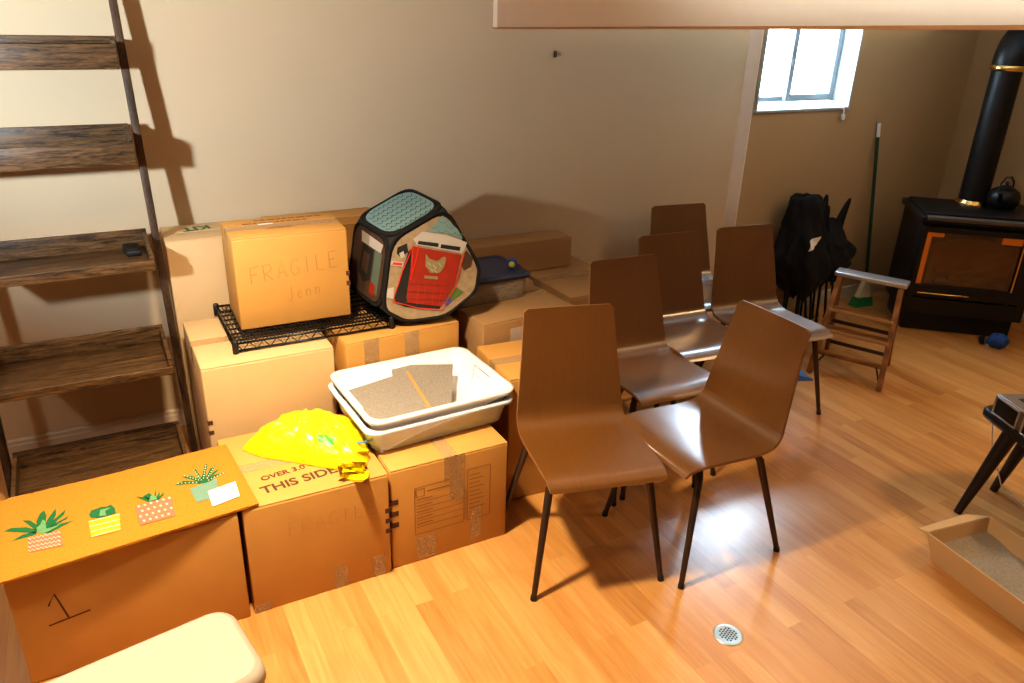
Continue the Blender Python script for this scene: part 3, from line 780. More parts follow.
b.slab(fp, (0, -.0008, 0)); b.tube([fp[2], fp[3], fp[4], fp[5]], .0016, 6)
o = b.build('plastic_film', M['film'], origin=fp[0]); tag(o, 'clear plastic film clinging to the front of the white bins', 'film')

# ---------------------------------------------------------------- chairs
def cr(pts, t):
    n = len(pts) - 1; a = min(max(t, 0), .99999) * n; i = int(a); f = a - i
    P = lambda k: pts[min(max(k, 0), n)]
    p0, p1, p2, p3 = P(i - 1), P(i), P(i + 1), P(i + 2)
    return tuple(.5 * ((2 * q1) + (-q0 + q2) * f + (2 * q0 - 5 * q1 + 4 * q2 - q3) * f * f + (-q0 + 3 * q1 - 3 * q2 + q3) * f ** 3) for q0, q1, q2, q3 in zip(p0, p1, p2, p3))
# y, z, half width from the seat's front edge to the top of the back
PROF = [(-.228, .418, .194), (-.212, .434, .197), (-.17, .444, .200), (-.09, .442, .202), (.0, .436, .203), (.08, .432, .203), (.135, .436, .202), (.172, .458, .199),
        (.192, .500, .195), (.205, .56, .189), (.22, .63, .182), (.236, .70, .175), (.252, .77, .169), (.268, .842, .164)]
def shell(u, v, off):
    y, z, w = cr(PROF, v)
    y2, z2, _ = cr(PROF, min(1, v + .01)); y1, z1, _ = cr(PROF, max(0, v - .01))
    ty, tz = y2 - y1, z2 - z1; l = math.hypot(ty, tz) or 1
    ny, nz = -tz / l, ty / l          # towards the sitter
    rr = .017; s_ = min(v, 1 - v) * 1.0
    if s_ < rr: w = w - .013 + .013 * math.sqrt(max(0, 1 - (1 - s_ / rr) ** 2))
    x = (2 * u - 1) * w
    dish = .010 * (2 * u - 1) ** 2 * (1 if v > .6 else .6)
    return Vector((x, y + ny * (off + dish), z + nz * (off + dish)))
def make_chair():
    root = thing('dining_chair', '', 'chair', (0, 0, 0), 0, 'bent plywood chairs')
    b = MB(); nu, nv = 14, 64; th = .011
    b.grid(lambda u, v: shell(u, v, 0), nu, nv, 0)
    b.grid(lambda u, v: shell(1 - u, v, -th), nu, nv, 0)
    for e in (0, 1):
        b.grid(lambda u, v, e=e: shell(e, v if e else 1 - v, -th * u), 1, nv, 1, smooth=False)
        b.grid(lambda u, v, e=e: shell(u if not e else 1 - u, e, -th * (1 - v)), nu, 1, 1, smooth=False)
    b.build('seat_shell', [M['ply'], M['plyedge']], root, recalc=True)
    fr = MB()
    for yy in (-.12, .09):
        fr.tube([(-.15, yy, .417), (.15, yy, .417)], .010, 8)
    for xx in (-.12, .12): fr.tube([(xx, -.15, .417), (xx, .11, .417)], .010, 8)
    fr.build('seat_frame', M['legmetal'], root)
    for sx in (-1, 1):
        for y0, y1 in ((-.125, -.212), (.09, .232)):
            g = MB()
            g.tube([(sx * .13, y0, .420), (sx * .158, y0 - (.012 if y0 < 0 else -.02), .412), (sx * .172, y0 - (.022 if y0 < 0 else -.035), .385), (sx * .226, y1, .012)], [.011, .0125, .0135, .0095], 12)
            lg = g.build('leg', M['legmetal'], root)
            g = MB(); g.tube([(sx * .226, y1, .016), (sx * .2275, y1 * 1.004, 0)], .0115, 12); g.build('foot_cap', M['black'], lg)
    return root
chairs = [
    (1.335, 1.865, -14, 'walnut plywood chair nearest the boxes, warmly lit, facing the camera'),
    (1.755, 1.768, -90, 'walnut plywood chair in front turned sideways, its back towards the right'),
    (1.905, 2.255, -3, 'walnut plywood chair directly behind the warmly lit one, shiny seat facing forward'),
    (2.325, 2.485, -4, 'dark walnut chair in the middle of the group, right behind the second row seat'),
    (2.765, 2.455, -6, 'walnut plywood chair at the right end of the group, beside the black folded chairs'),
    (2.735, 2.935, -8, 'dark walnut chair at the very back touching the wall, only its backrest showing'),
]
proto = make_chair()
for i, (x, y, a, lab) in enumerate(chairs):
    o = proto if i == 0 else copy_tree(proto)
    o.location = (x, y, 0); o.rotation_euler = (0, 0, math.radians(a)); o['label'] = lab

# ---------------------------------------------------------------- cat cube
A = py(390, 239, 2.73); B = py(446, 206, 2.71); G = py(381, 311, 2.70)
nF = (B - A).cross(G - A).normalized()
if nF.y > 0: nF = -nF
E_ = ppl(481, 266, A, nF); E2 = ppl(477, 292, A, nF); F1 = ppl(446, 317, A, nF); F2 = ppl(405, 323, A, nF)
d = py(356, 218, 3.03) - A
front = [A, B, E_, E2, F1, F2, G]
back = [p + d for p in front]
zmin = min(p.z for p in front + back)
cc = sum(front + back, Vector()) / 14
cube = thing('cat_cube', 'pop-up fabric cat cube printed with a red door and teal roof', 'cat cube', (cc.x, cc.y, zmin))
bpy.context.view_layer.update()
b = MB(); b.hexa(front, back, bev=.022); 
o = child(b, 'fabric_body', M['c_dark'], cube)
def rounded(pts, r=.3, n=5):
    pts = [Vector(p) for p in pts]; out = []; m = len(pts)
    for i in range(m):
        a, p, c = pts[i - 1], pts[i], pts[(i + 1) % m]
        q0, q2 = p.lerp(a, r), p.lerp(c, r)
        for k in range(n + 1):
            t = k / n; out.append((q0.lerp(p, t)).lerp(p.lerp(q2, t), t))
    return out
def inset(pts, f): 
    c = sum((Vector(p) for p in pts), Vector()) / len(pts); return [c + (Vector(p) - c) * f for p in pts]
# wire piping loops around each panel
b = MB()
topq = [A, B, B + d, A + d]; leftq = [G, A, A + d, G + d]
for loop, nn in ((front, nF), (topq, None), (leftq, None)):
    L = rounded(inset(loop, .975), .22)
    b.tube(L, .0065, 8, closed=True)
b.tube(rounded(inset(back, .975), .22), .0065, 8, closed=True)
child(b, 'wire_piping', M['fabric_black'], cube)
# front panel print
def fpx(u, v, k): return ppl(u, v, A, nF) + nF * (.004 + .0012 * k)
cz = zo(360, 200, 683 / 120)
def fp_(pts, k): return [fpx(*cz(345 + (q[0] - 345) * .955, 355 + (q[1] - 355) * .955), k) for q in pts]
b = MB()
mc = [M['c_stone'], M['c_red'], M['c_redline'], M['c_white'], M['c_dark'], M['c_gold'], M['c_brown'], M['c_leaf'], M['c_blue'], M['c_teal'], M['c_greenw']]
def pp(pts, mi, k): 
    q = fp_(pts, k)
    n = (q[1] - q[0]).cross(q[2] - q[1])
    b.poly(q if n.dot(nF) > 0 else q[::-1], mi)
P0 = rounded(inset(front, .93), .25)
P0 = [p + nF * .0035 for p in P0]
b.poly(P0 if ((P0[2] - P0[0]).cross(P0[8] - P0[2])).dot(nF) > 0 else P0[::-1], 0)
pp([(385, 170), (475, 75), (600, 190), (590, 215), (500, 185)], 9, 1)
for (x, y) in ((420, 140), (470, 110), (515, 140), (465, 165), (520, 175), (560, 180)):
    ring = [cz(x + 24 * math.cos(a * PI / 8), y + 20 * math.sin(a * PI / 8)) for a in range(0, 9)]
    b.ribbon([fpx(*q, 2) for q in ring], .0016, nF, 10)
pp([(300, 215), (350, 170), (500, 190), (620, 235), (610, 262), (590, 300), (320, 250)], 3, 2)
pp([(330, 225), (450, 240), (447, 262), (325, 245)], 4, 3); pp([(465, 245), (580, 262), (575, 285), (460, 268)], 4, 3)
pp([(290, 270), (270, 590), (195, 590), (185, 560), (270, 290)], 4, 2)
pp([(300, 258), (585, 308), (545, 480), (462, 615), (265, 592), (258, 560)], 1, 3)
pp([(190, 585), (465, 610), (455, 630), (250, 618)], 4, 2)
for k_, L in enumerate(([(300, 258), (240, 400), (185, 575), (330, 612), (465, 622), (540, 490), (588, 306)], [(330, 258), (318, 330), (282, 452)], [(300, 262), (288, 450)])):
    b.ribbon([fpx(*cz(*q), 5) for q in L], .0055 if k_ else .0045, nF, 2)
for y in (475, 520, 560): b.ribbon([fpx(*cz(275, y), 5), fpx(*cz(500, y + 10), 5)], .0015, nF, 6)
for x in (330, 370, 420, 460): b.ribbon([fpx(*cz(x, 470), 5), fpx(*cz(x - 12, 590), 5)], .0012, nF, 2)
pp([(372, 300), (395, 330), (440, 345), (478, 318), (495, 322), (482, 380), (455, 415), (400, 415), (370, 375)], 5, 5)
for (x, y) in ((395, 360), (425, 375), (455, 365), (430, 400), (405, 390)):
    b.ribbon([fpx(*cz(x - 14, y - 10), 6), fpx(*cz(x + 6, y + 14), 6)], .002, nF, 3)
pp([(365, 430), (445, 437), (443, 455), (365, 448)], 5, 5)
pp([(205, 265), (262, 240), (268, 290), (225, 325), (200, 300)], 4, 2)
pp([(215, 300), (240, 285), (250, 320), (225, 330)], 3, 3)
pp([(170, 345), (242, 352), (238, 380), (165, 370)], 3, 2); pp([(178, 352), (235, 357), (232, 372), (176, 366)], 2, 3)
pp([(145, 510), (185, 500), (182, 572), (140, 562)], 3, 2)
pp([(615, 280), (655, 330), (640, 380), (600, 400), (585, 370), (595, 310)], 6, 2)
pp([(545, 495), (600, 530), (520, 585), (505, 560)], 7, 2); pp([(480, 600), (505, 560), (528, 580), (500, 610)], 8, 3)
child(b, 'front_panel', mc, cube)
# top panel
nT = (B - A).cross(d).normalized(); nT = nT if nT.z > 0 else -nT
b = MB(); L = [p + nT * .0045 for p in rounded(inset(topq, .90), .33)]
nn = (L[3] - L[0]).cross(L[10] - L[3]); b.poly(L if nn.dot(nT) > 0 else L[::-1], 0)
for j in range(7):
    for i in range(9):
        u0, u1, v0 = .1 + .8 * i / 9, .1 + .8 * (i + 1) / 9, .12 + .76 * j / 6
        if (abs(v0 - .5) > .3 and (i in (0, 8))): continue
        pts = []
        for k in range(5):
            t = k / 4; u = u0 + (u1 - u0) * t; v = v0 - .055 * math.sin(t * PI)
            pts.append(A + (B - A) * u + d * v + nT * .0055)
        b.ribbon(pts, .0032, nT, 1)
child(b, 'roof_panel', [M['c_teal'], M['c_dark']], cube)
# left panel
nL = d.cross(G - A).normalized(); nL = nL if nL.x < 0 else -nL
b = MB()
def lp(u, v, k): return A + (G - A) * v + d * u + nL * (.0045 + .001 * k)
def lpoly(pts, mi, k):
    q = [lp(*p, k) for p in pts]; n = (q[1] - q[0]).cross(q[2] - q[1]); b.poly(q if n.dot(nL) > 0 else q[::-1], mi)
L = [p + nL * .004 for p in rounded(inset(leftq, .9), .25)]
nn = (L[3] - L[0]).cross(L[10] - L[3]); b.poly(L if nn.dot(nL) > 0 else L[::-1], 6)
lpoly([(.12, .12), (.75, .10), (.72, .25), (.16, .25)], 3, 1); lpoly([(.12, .25), (.32, .25), (.34, .8), (.14, .85)], 10, 1)
lpoly([(.36, .28), (.68, .26), (.72, .68), (.55, .78), (.38, .70)], 4, 1); lpoly([(.44, .36), (.62, .35), (.64, .62), (.46, .64)], 6, 2)
lpoly([(.2, .72), (.34, .7), (.36, .86), (.22, .88)], 1, 2)
child(b, 'window_panel', mc, cube)

# ---------------------------------------------------------------- clear tub with navy lid
tub = thing('storage_tub', 'clear plastic tub with a navy blue lid between the cat cube and brown boxes', 'tub', (1.435, 2.925, .617), math.radians(1))
b = MB(); hx, hy, h = .190, .145, .105
loft(b, [rrect(hx - .02, hy - .02, .03, 0), rrect(hx - .004, hy - .004, .03, h), rrect(hx - .008, hy - .008, .03, h), rrect(hx - .024, hy - .024, .03, .004)])
b.build('tub_body', M['clear'], tub)
b = MB(); loft(b, [rrect(hx - .004, hy - .004, .03, h), rrect(hx + .006, hy + .006, .03, h - .006), rrect(hx + .006, hy + .006, .03, h + .008), rrect(hx - .012, hy - .012, .03, h + .016), rrect(hx - .03, hy - .03, .03, h + .011)])
b.build('lid', M['lidblue'], tub)
for sx in (-1, 1):
    b = MB(); b.box((sx * hx - .012, -.04, h - .02), (sx * hx + .012, .04, h + .012), bev=.004); b.build('latch', M['lidblue'], tub)
p = pz(526, 266, .775)
b = MB()
b.lathe([(.006, -.016), (.020, -.016), (.024, -.010), (.024, .010), (.020, .016), (.006, .016)], 20, 0, Matrix.Rotation(PI / 2, 4, 'Y') @ Matrix.Identity(4))
b.lathe([(.004, -.0175), (.014, -.0175), (.014, -.0165), (.004, -.0165)], 16, 1, Matrix.Rotation(PI / 2, 4, 'Y'))
b.lathe([(.004, .0165), (.014, .0165), (.014, .0175), (.004, .0175)], 16, 1, Matrix.Rotation(PI / 2, 4, 'Y'))
o = b.build('tape_roll', [M['bluecloth'], M['m_ball_y']]); o.location = (1.575, 2.865, .617 + .1165 + .024); o.rotation_euler = (0, 0, math.radians(60))
tag(o, 'little blue and yellow roll on the navy tub lid', 'roll')

# ---------------------------------------------------------------- step ladder
LT = thing('step_ladder', 'small brown folding step ladder with a silver top cap', 'ladder', (3.57, 2.52, 0))
bpy.context.view_layer.update()
FR, FL, RR, RL = Vector((3.465, 2.262, 0)), Vector((3.305, 2.585, 0)), Vector((3.80, 2.465, 0)), Vector((3.655, 2.77, 0))
TR, TL = Vector((3.695, 2.425, .50)), Vector((3.555, 2.70, .50))
side = (TR - TL).normalized()
for a, t_ in ((FR, TR), (FL, TL)):
    b = MB(); b.bar(a, t_, .026, .048, side=side, bev=.001); child(b, 'front_rail', M['bronze'], LT)
for a, t_ in ((RR, TR + Vector((.03, .018, -.01))), (RL, TL + Vector((.03, .018, -.01)))):
    b = MB(); b.bar(a, t_, .020, .030, side=side, bev=.001); child(b, 'rear_rail', M['bronze'], LT)
for z, wd in ((.325, .075), (.225, .085), (.105, .085)):
    t_ = z / .5; a = FL.lerp(TL, t_); c = FR.lerp(TR, t_)
    b = MB(); fw = Vector((side.y, -side.x, 0)); fw = fw if fw.x < 0 else -fw
    off = -fw * .01
    b.bar(a + off, c + off, .014, wd if z > .15 else .03, side=(0, 0, 1), bev=.002); st = child(b, 'step' if z > .15 else 'front_brace', M['bronze'], LT)
    if z > .15:
        b = MB(); b.bar(a + off + fw * wd / 2 + Vector((0, 0, .004)), c + off + fw * wd / 2 + Vector((0, 0, .004)), .014, .008, side=(0, 0, 1)); 
        b.v = [LT.matrix_basis.inverted() @ v for v in b.v]; b.build('step_edge', M['stepedge'], st)
b = MB(); b.bar(TL - side * .03 + Vector((.012, .006, .006)), TR + side * .03 + Vector((.012, .006, .006)), .024, .105, side=(0, 0, 1), bev=.006); child(b, 'top_cap', M['alu'], LT)
b = MB()
for z in (.06, .20): b.bar(RL.lerp(TL, z / .5), RR.lerp(TR, z / .5), .02, .008, side=(0, 0, 1))
child(b, 'rear_brace', M['legmetal'], LT)
b = MB()
for Fp, Tp, Rp in ((FR, TR, RR), (FL, TL, RL)): b.bar(Fp.lerp(Tp, .45), Rp.lerp(Tp, .38), .012, .004, side=(0, 0, 1))
child(b, 'spreader', M['legmetal'], LT)
b = MB()
m_ = FL.lerp(FR, .5)
for a in (FL.lerp(TL, .03), FR.lerp(TR, .03)):
    b.tube([a, a.lerp(m_, .28) + (TL - FL) * .2], .005, 6)
child(b, 'corner_brace', M['legmetal'], LT)

# ---------------------------------------------------------------- black folded camp chairs
def camp_chair(cx, label, wide, kx, seed, arms):
    rnd = random.Random(seed)
    r = thing('camp_chair', label, 'chair', (cx, 3.13, 0), 0, 'folded camp chairs')
    rods = []
    for i in range(6):
        xb = -.12 + .048 * i + rnd.uniform(-.01, .01); yb = rnd.uniform(-.05, .05)
        xt = xb * .45 + kx + rnd.uniform(-.05, .05); yt = .10 + rnd.uniform(-.03, .03)
        g = MB(); g.tube([(xb, yb, 0.008), ((xb + xt) / 2 + rnd.uniform(-.02, .02), (yb + yt) / 2, .4), (xt, yt, (.72 if wide else .5) + rnd.uniform(-.06, .04))], .008, 8)
        lg = g.build('frame_tube', M['wire'], r)
        g = MB(); g.lathe([(.011, 0), (.012, .012), (.009, .025)], 10, 0, Matrix.Translation((xb, yb, 0))); g.build('foot', M['black'], lg)
    # bunched canvas
    g = MB()
    prof = [(.05, .05), (.13, .10), (.19, .13), (.20, .13), (.165, .12), (.13, .10), (.12, .09), (.10, .07)] if wide else [(.05, .05), (.12, .10), (.18, .12), (.19, .12), (.17, .10), (.11, .08), (.05, .04)]
    zlo, zhi = (.17, .80) if wide else (.24, .62)
    def fab(u, v):
        a = u * 2 * PI; vv = min(v / .94, 1)
        wx, wy = cr(prof, vv)
        cap = 1 if v <= .94 else max(.02, 1 - (v - .94) / .06)
        q = Vector((math.cos(a) * 1.7 + seed, math.sin(a) * 1.7, vv * 3.5))
        rr = (1 + .34 * noise.noise(q) + .16 * noise.noise(q * 2.7) + .05 * math.sin(a * 9 + vv * 8 + seed)) * cap
        zz = zlo + (zhi - zlo) * vv + .07 * noise.noise(Vector((math.cos(a) * 1.5, math.sin(a) * 1.5 + seed, 1 + vv))) * (1 if v < .9 else .6)
        return Vector((kx * .6 * vv + wx * rr * math.cos(a), .03 + .06 * vv + wy * rr * math.sin(a), zz))
    g.grid(fab, 64, 40, 0); g.build('seat_fabric', M['fabric_black'], r)
    for k, (x0, ztop, bend0) in enumerate(arms):   # arm straps poking up
        g = MB()
        def arm(u, v, x0=x0, k=k):
            ww = .050 * math.sqrt(max(0.02, 1 - v ** 3)) * (1 - .35 * v); bend = bend0 * v * v
            return Vector((x0 + bend + (2 * u - 1) * ww, .06 + .02 * math.sin(u * PI) * (1 - v) + .01, .46 + (ztop - .46) * v))
        g.grid(arm, 6, 10, 0); g.grid(lambda u, v, arm=arm: arm(1 - u, v) + Vector((0, .012, 0)), 6, 10, 0)
        for e in (0, 1): g.grid(lambda u, v, e=e, arm=arm: arm(e, v) + Vector((0, .012 * u, 0)), 1, 10, 0)
        g.build('arm_strap', M['fabric_black'], r)
    return r
camp_chair(3.79, 'folded black canvas camp chair against the alcove wall, left of the pair, with pale tag', True, -.02, 3, [(.135, .80, .012)])
camp_chair(3.995, 'folded black canvas camp chair on the right of the pair, its arm strap curving up', False, .02, 8, [(-.045, .73, .02), (.085, .76, .075)])
r = [o for o in COL.objects if o.name == 'camp_chair'][0]
b = MB(); b.grid(lambda u, v: Vector((-.145 + .075 * u, -.105 - .012 * math.sin(u * 5 + v * 3), .525 + .06 * v + .03 * u)), 6, 5)
b.build('care_tag', M['paper'], r)['label'] = 'pale paper tag'

# ---------------------------------------------------------------- broom
pt, pb = py(879, 123, 3.345), py(866, 281, 3.20)
BR = thing('broom', 'green-handled broom with a white tip leaning in the alcove corner', 'broom', (4.48, 3.20, 0))
bpy.context.view_layer.update()
tip = pt.lerp(pb, .085)
b = MB(); b.tube([pb, tip], .011, 10); child(b, 'handle', M['polegreen'], BR)
b = MB(); b.tube([tip, pt], [.0125, .012], 10); child(b, 'grip', M['white'], BR)
b = MB(); b.hexa([pb + Vector((-.055, -.01, -.12)), pb + Vector((.055, -.03, -.12)), pb + Vector((.055, .03, -.12)), pb + Vector((-.055, .03, -.12))],
                 [pb + Vector((-.014, -.014, .03)), pb + Vector((.014, -.014, .03)), pb + Vector((.014, .014, .03)), pb + Vector((-.014, .014, .03))], bev=.006); child(b, 'broom_head', M['broomcream'], BR)
b = MB(); b.hexa([(pb.x - .075, pb.y - .02, .0), (pb.x + .075, pb.y - .04, .0), (pb.x + .075, pb.y + .045, .0), (pb.x - .075, pb.y + .045, .0)],
                 [(pb.x - .058, pb.y - .015, pb.z - .11), (pb.x + .058, pb.y - .033, pb.z - .11), (pb.x + .058, pb.y + .033, pb.z - .11), (pb.x - .058, pb.y + .033, pb.z - .11)]); child(b, 'bristles', M['broomgreen'], BR)

# ---------------------------------------------------------------- stove
ST = thing('gas_stove', 'black cast-iron stove with amber-lit window standing in the corner', 'stove', (4.718, 2.742, 0), math.radians(-41))
W, D, HT = .36, .24, .752
b = MB()
b.box((-W + .05, -D + .07, .0), (W - .05, D - .02, .12), bev=.006); b.build('pedestal', M['stove'], ST)
b = MB()   # hollow body
b.box((-W + .02, -D + .03, .12), (-W + .07, D, HT - .05), bev=.004); b.box((W - .07, -D + .03, .12), (W - .02, D, HT - .05), bev=.004)
b.box((-W + .07, D - .06, .12), (W - .07, D, HT - .05)); b.box((-W + .07, -D + .03, .12), (W - .07, D - .06, .22)); b.box((-W + .07, -D + .03, HT - .12), (W - .07, D - .06, HT - .05))
b.build('stove_body', M['stove'], ST)
b = MB(); b.box((-W, -D - .02, HT - .05), (W, D + .02, HT - .015), bev=.008); b.box((-W + .03, -D + .03, HT - .016), (W - .03, D - .01, HT), bev=.005); b.build('stove_top', M['stove'], ST)
b = MB(); b.box((-W + .03, -D - .032, HT - .035), (W - .0, -D + .02, HT - .012), bev=.004); b.build('front_ledge', M['stove_grey'], ST)
fr = MB(); yo, yi = -D - .004, -D + .03
x0, x1, zb, zt_ = -.305, .225, .315, .640
for lo, hi in (((-.335, yo, .24), (x0, yi, .675)), ((x1, yo, .24), (.335, yi, .675)), ((x0, yo, .24), (x1, yi, zb)), ((x0, yo, zt_), (x1, yi, .675))): fr.box(lo, hi, bev=.004)
door = fr.build('door', M['stove'], ST)
b = MB(); b.box((x0, -D + .012, zb), (x1, -D + .016, zt_)); b.build('glass', M['stoveglass'], door)
b = MB()
for a, c in (((x1, zb), (x1, zt_)),): b.bar((a[0], -D - .003, a[1]), (c[0], -D - .003, c[1]), .008, .006, side=(1, 0, 0))
b.build('door_trim', M['brass'], door)
b = MB(); b.box((x0 + .02, -D - .012, .262), (x1 - .22, -D + .0, .270), bev=.003); b.build('ash_lip', M['brass'], ST)
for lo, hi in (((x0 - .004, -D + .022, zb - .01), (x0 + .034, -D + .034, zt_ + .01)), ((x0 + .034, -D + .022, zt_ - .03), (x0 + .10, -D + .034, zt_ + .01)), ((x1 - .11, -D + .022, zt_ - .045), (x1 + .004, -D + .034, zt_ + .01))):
    b = MB(); b.box(lo, hi); b.build('amber_glow_plate', M['amber'], ST)  # glowing plates added for the amber reflection around the glass
b = MB(); b.box((x1 - .004, -D + .036, .222), (x1 + .02, D - .065, HT - .125)); b.build('side_brick', M['firebrick'], ST)
b = MB()   # arched back panel
arch = [(-.235, .222)] + [(-.235 + .47 * k / 12, .545 + .05 * math.sin(PI * k / 12)) for k in range(13)] + [(.235, .222)]
b.slab([(x, -D + .08, z) for x, z in arch], (0, .03, 0)); b.build('arched_firebrick', M['firebrick'], ST)
for k, (xa, xb_, z, rr) in enumerate(((-.19, .16, .32, .03), (-.12, .2, .36, .026), (-.2, .02, .39, .022))):
    b = MB(); n_ = 8
    b.tube([(xa + (xb_ - xa) * i / n_, -D + .055 + .006 * math.sin(i + k), z + .008 * math.sin(i * 1.7 + k)) for i in range(n_ + 1)], [rr * (.75 + .2 * math.sin(i * 2.1 + k)) for i in range(n_ + 1)], 10); b.build('log', M['log'], ST)
# flue
b = MB(); px_, pyy = .02, .16
b.tube([(px_, pyy, HT - .002), (px_, pyy, 1.545)], .082, 28)
fl = b.build('flue_pipe', M['stove'], ST)
iv = Matrix.Rotation(math.radians(41), 4, 'Z')
dirw = (iv @ Vector((1, .12, 0))).normalized()
b = MB(); base_ = Vector((px_, pyy, 1.56)); R_ = .16; pts = []
for k in range(11):
    a = PI / 2 * k / 10; pts.append(base_ + dirw * (R_ * (1 - math.cos(a))) + Vector((0, 0, R_ * math.sin(a) + .02)))
pts = [base_ - Vector((0, 0, .01))] + pts + [pts[-1] + dirw * .20]
b.tube(pts, .09, 24); b.build('elbow', M['stove'], fl)
b = MB(); b.lathe([(.084, 1.535), (.093, 1.54), (.093, 1.565), (.084, 1.57)], 28, 0, Matrix.Translation((px_, pyy, 0))); b.build('brass_band', M['brass'], fl)
b = MB(); b.lathe([(.098, HT - .001), (.098, HT + .01), (.086, HT + .02), (.084, HT + .026)], 28, 0, Matrix.Translation((px_, pyy, 0))); b.build('collar', M['brass'], fl)
# kettle on the stove
kp = Matrix.Translation((4.718, 2.742, 0)) @ Matrix.Rotation(math.radians(-41), 4, 'Z') @ Vector((.155, .065, HT))
K = thing('kettle', 'round dark iron kettle on top of the stove beside the flue', 'kettle', kp); K.scale = (.92, .92, .92)
b = MB(); b.lathe([(.05, 0), (.075, .006), (.098, .04), (.10, .075), (.085, .115), (.05, .138), (.03, .142)], 28); b.build('kettle_body', M['stove'], K)
b = MB(); b.lathe([(.04, .138), (.036, .147), (.012, .152), (.008, .160), (.014, .168), (.008, .176)], 20); b.build('kettle_lid', M['stove'], K)
b = MB(); b.tube([(-.08, 0, .11), (-.07, 0, .17), (-.03, 0, .205), (.03, 0, .205), (.07, 0, .17), (.08, 0, .11)], .005, 8); b.build('bail_handle', M['stove'], K)
b = MB(); b.tube([(-.08, -.03, .06), (-.12, -.045, .09), (-.135, -.05, .12)], [.02, .014, .010], 10); b.build('spout', M['stove'], K)
# cord by the right wall
b = MB(); b.tube([(5.262, 2.60, .16), (5.24, 2.55, .10), (5.22, 2.62, .05), (5.15, 2.66, .006), (5.08, 2.60, .006)], .004, 6)
o = b.build('power_cord', M['black'], origin=(5.2, 2.6, 0)); tag(o, 'thin dark cord running down the right baseboard beside the stove', 'cord')

# ---------------------------------------------------------------- small floor things
p = pz(728, 635)
b = MB(); b.lathe([(.001, .003), (.040, .003), (.046, .0035), (.05, .002), (.051, .0005)], 40, 0)
for i in range(-3, 4):
    for j in range(-3, 4):
        x, y = i * .0105 + (j % 2) * .005, j * .0095
        if math.hypot(x, y) < .031: b.lathe([(.001, .0036), (.0036, .0036)], 10, 1, Matrix.Translation((x, y, 0)))
dr = b.build('floor_drain', [M['steel'], M['hole']]); dr.location = (p.x, p.y, 0); dr.rotation_euler = (0, 0, .4); dr.scale = (.92, .92, 1)
tag(dr, 'round steel drain grate set in the wooden floor', 'drain')
# blue dustpan under the chair
DP = thing('dustpan', 'blue plastic dustpan on the floor behind the sideways chair', 'dustpan', (3.19, 2.63, 0), math.radians(70))
b = MB(); b.hexa([(-.10, -.09, 0), (.10, -.09, 0), (.09, .08, 0), (-.09, .08, 0)], [(-.10, -.09, .004), (.10, -.09, .004), (.09, .08, .02), (-.09, .08, .02)], bev=.002)
for sx in (-1, 1): b.hexa([(sx * .10, -.09, 0), (sx * .106, -.09, 0), (sx * .096, .08, 0), (sx * .09, .08, 0)], [(sx * .10, -.09, .012), (sx * .106, -.09, .012), (sx * .096, .08, .055), (sx * .09, .08, .055)])
b.box((-.096, .075, 0), (.096, .085, .055), bev=.002); b.build('pan', M['bluestick'], DP)
b = MB(); b.tube([(0, .085, .03), (0, .14, .035), (0, .2, .03)], [.012, .011, .014], 12); b.build('handle', M['bluestick'], DP)
# blue crumpled bundle before the stove
p = pz(996, 347)
b = MB()
def blob(u, v):
    a = u * 2 * PI; t = v * PI
    n_ = 1 + .3 * noise.noise(Vector((math.cos(a) * 2, math.sin(a) * 2, v * 4))) + .08 * math.sin(6 * a + 4 * v)
    return Vector((.085 * math.sin(t) * math.cos(a) * n_, .085 * math.sin(t) * math.sin(a) * n_, max(.001, .05 - .055 * math.cos(t) * n_)))
b.grid(blob, 32, 16, 0)
o = b.build('blue_rag', M['bluecloth']); o.location = (p.x, p.y, 0); o.scale = (.62, .62, .8); tag(o, 'crumpled blue cloth on the floor in front of the stove', 'cloth')
p2 = pz(981, 341)
b = MB(); b.tube([(-.06, 0, .012), (0, .01, .018), (.05, 0, .012)], [.012, .016, .012], 8); b.tube([(-.06, -.03, .008), (.05, -.025, .008)], .007, 8, mi=1)
o = b.build('scrap', [M['black'], M['paper']]); o.location = (p2.x, p2.y - .01, 0); o.rotation_euler = (0, 0, .5); tag(o, 'small black and white scrap beside the blue cloth', 'scrap')
# nail in the wall
p = py(554, 54, YB)
b = MB(); b.tube([(0, 0, 0), (0, -.02, 0)], .0035, 8); b.tube([(0, -.018, -.012), (0, -.022, -.004), (0, -.02, .012)], .0045, 8); b.tube([(0, -.004, -.016), (0, -.006, .016)], .004, 8)
o = b.build('wall_hook', M['legmetal']); o.location = p; tag(o, 'small dark hook on the bare back wall', 'hook')

# ---------------------------------------------------------------- cardboard litter tray
TRY = thing('cardboard_tray', 'open cardboard tray of grey litter on the floor at right', 'tray', (2.553, 1.043, 0), math.radians(-8))
hx, hy, h = .125, .185, .115
b = MB()
o_b, o_t = [(-hx, -hy), (hx, -hy), (hx, hy), (-hx, hy)], [(-hx - .028, -hy - .028), (hx + .028, -hy - .028), (hx + .028, hy + .028), (-hx - .028, hy + .028)]
th = .004
loops = [[Vector((x, y, 0)) for x, y in o_b], [Vector((x, y, h)) for x, y in o_t], [Vector((x * (1 - th / .15), y * (1 - th / .2), h)) for x, y in o_t], [Vector((x * .96, y * .97, .006)) for x, y in o_b]]
loft(b, loops, smooth=False); b.build('tray_walls', M['card_pale'], TRY, recalc=True)
b = MB(); b.grid(lambda u, v: Vector(((2 * u - 1) * hx * 1.06, (2 * v - 1) * hy * 1.06, .035 + .03 * v * v + .012 * noise.noise(Vector((u * 3, v * 4, 2))))), 20, 24)
lt = b.build('litter_fill', M['litter'], TRY)
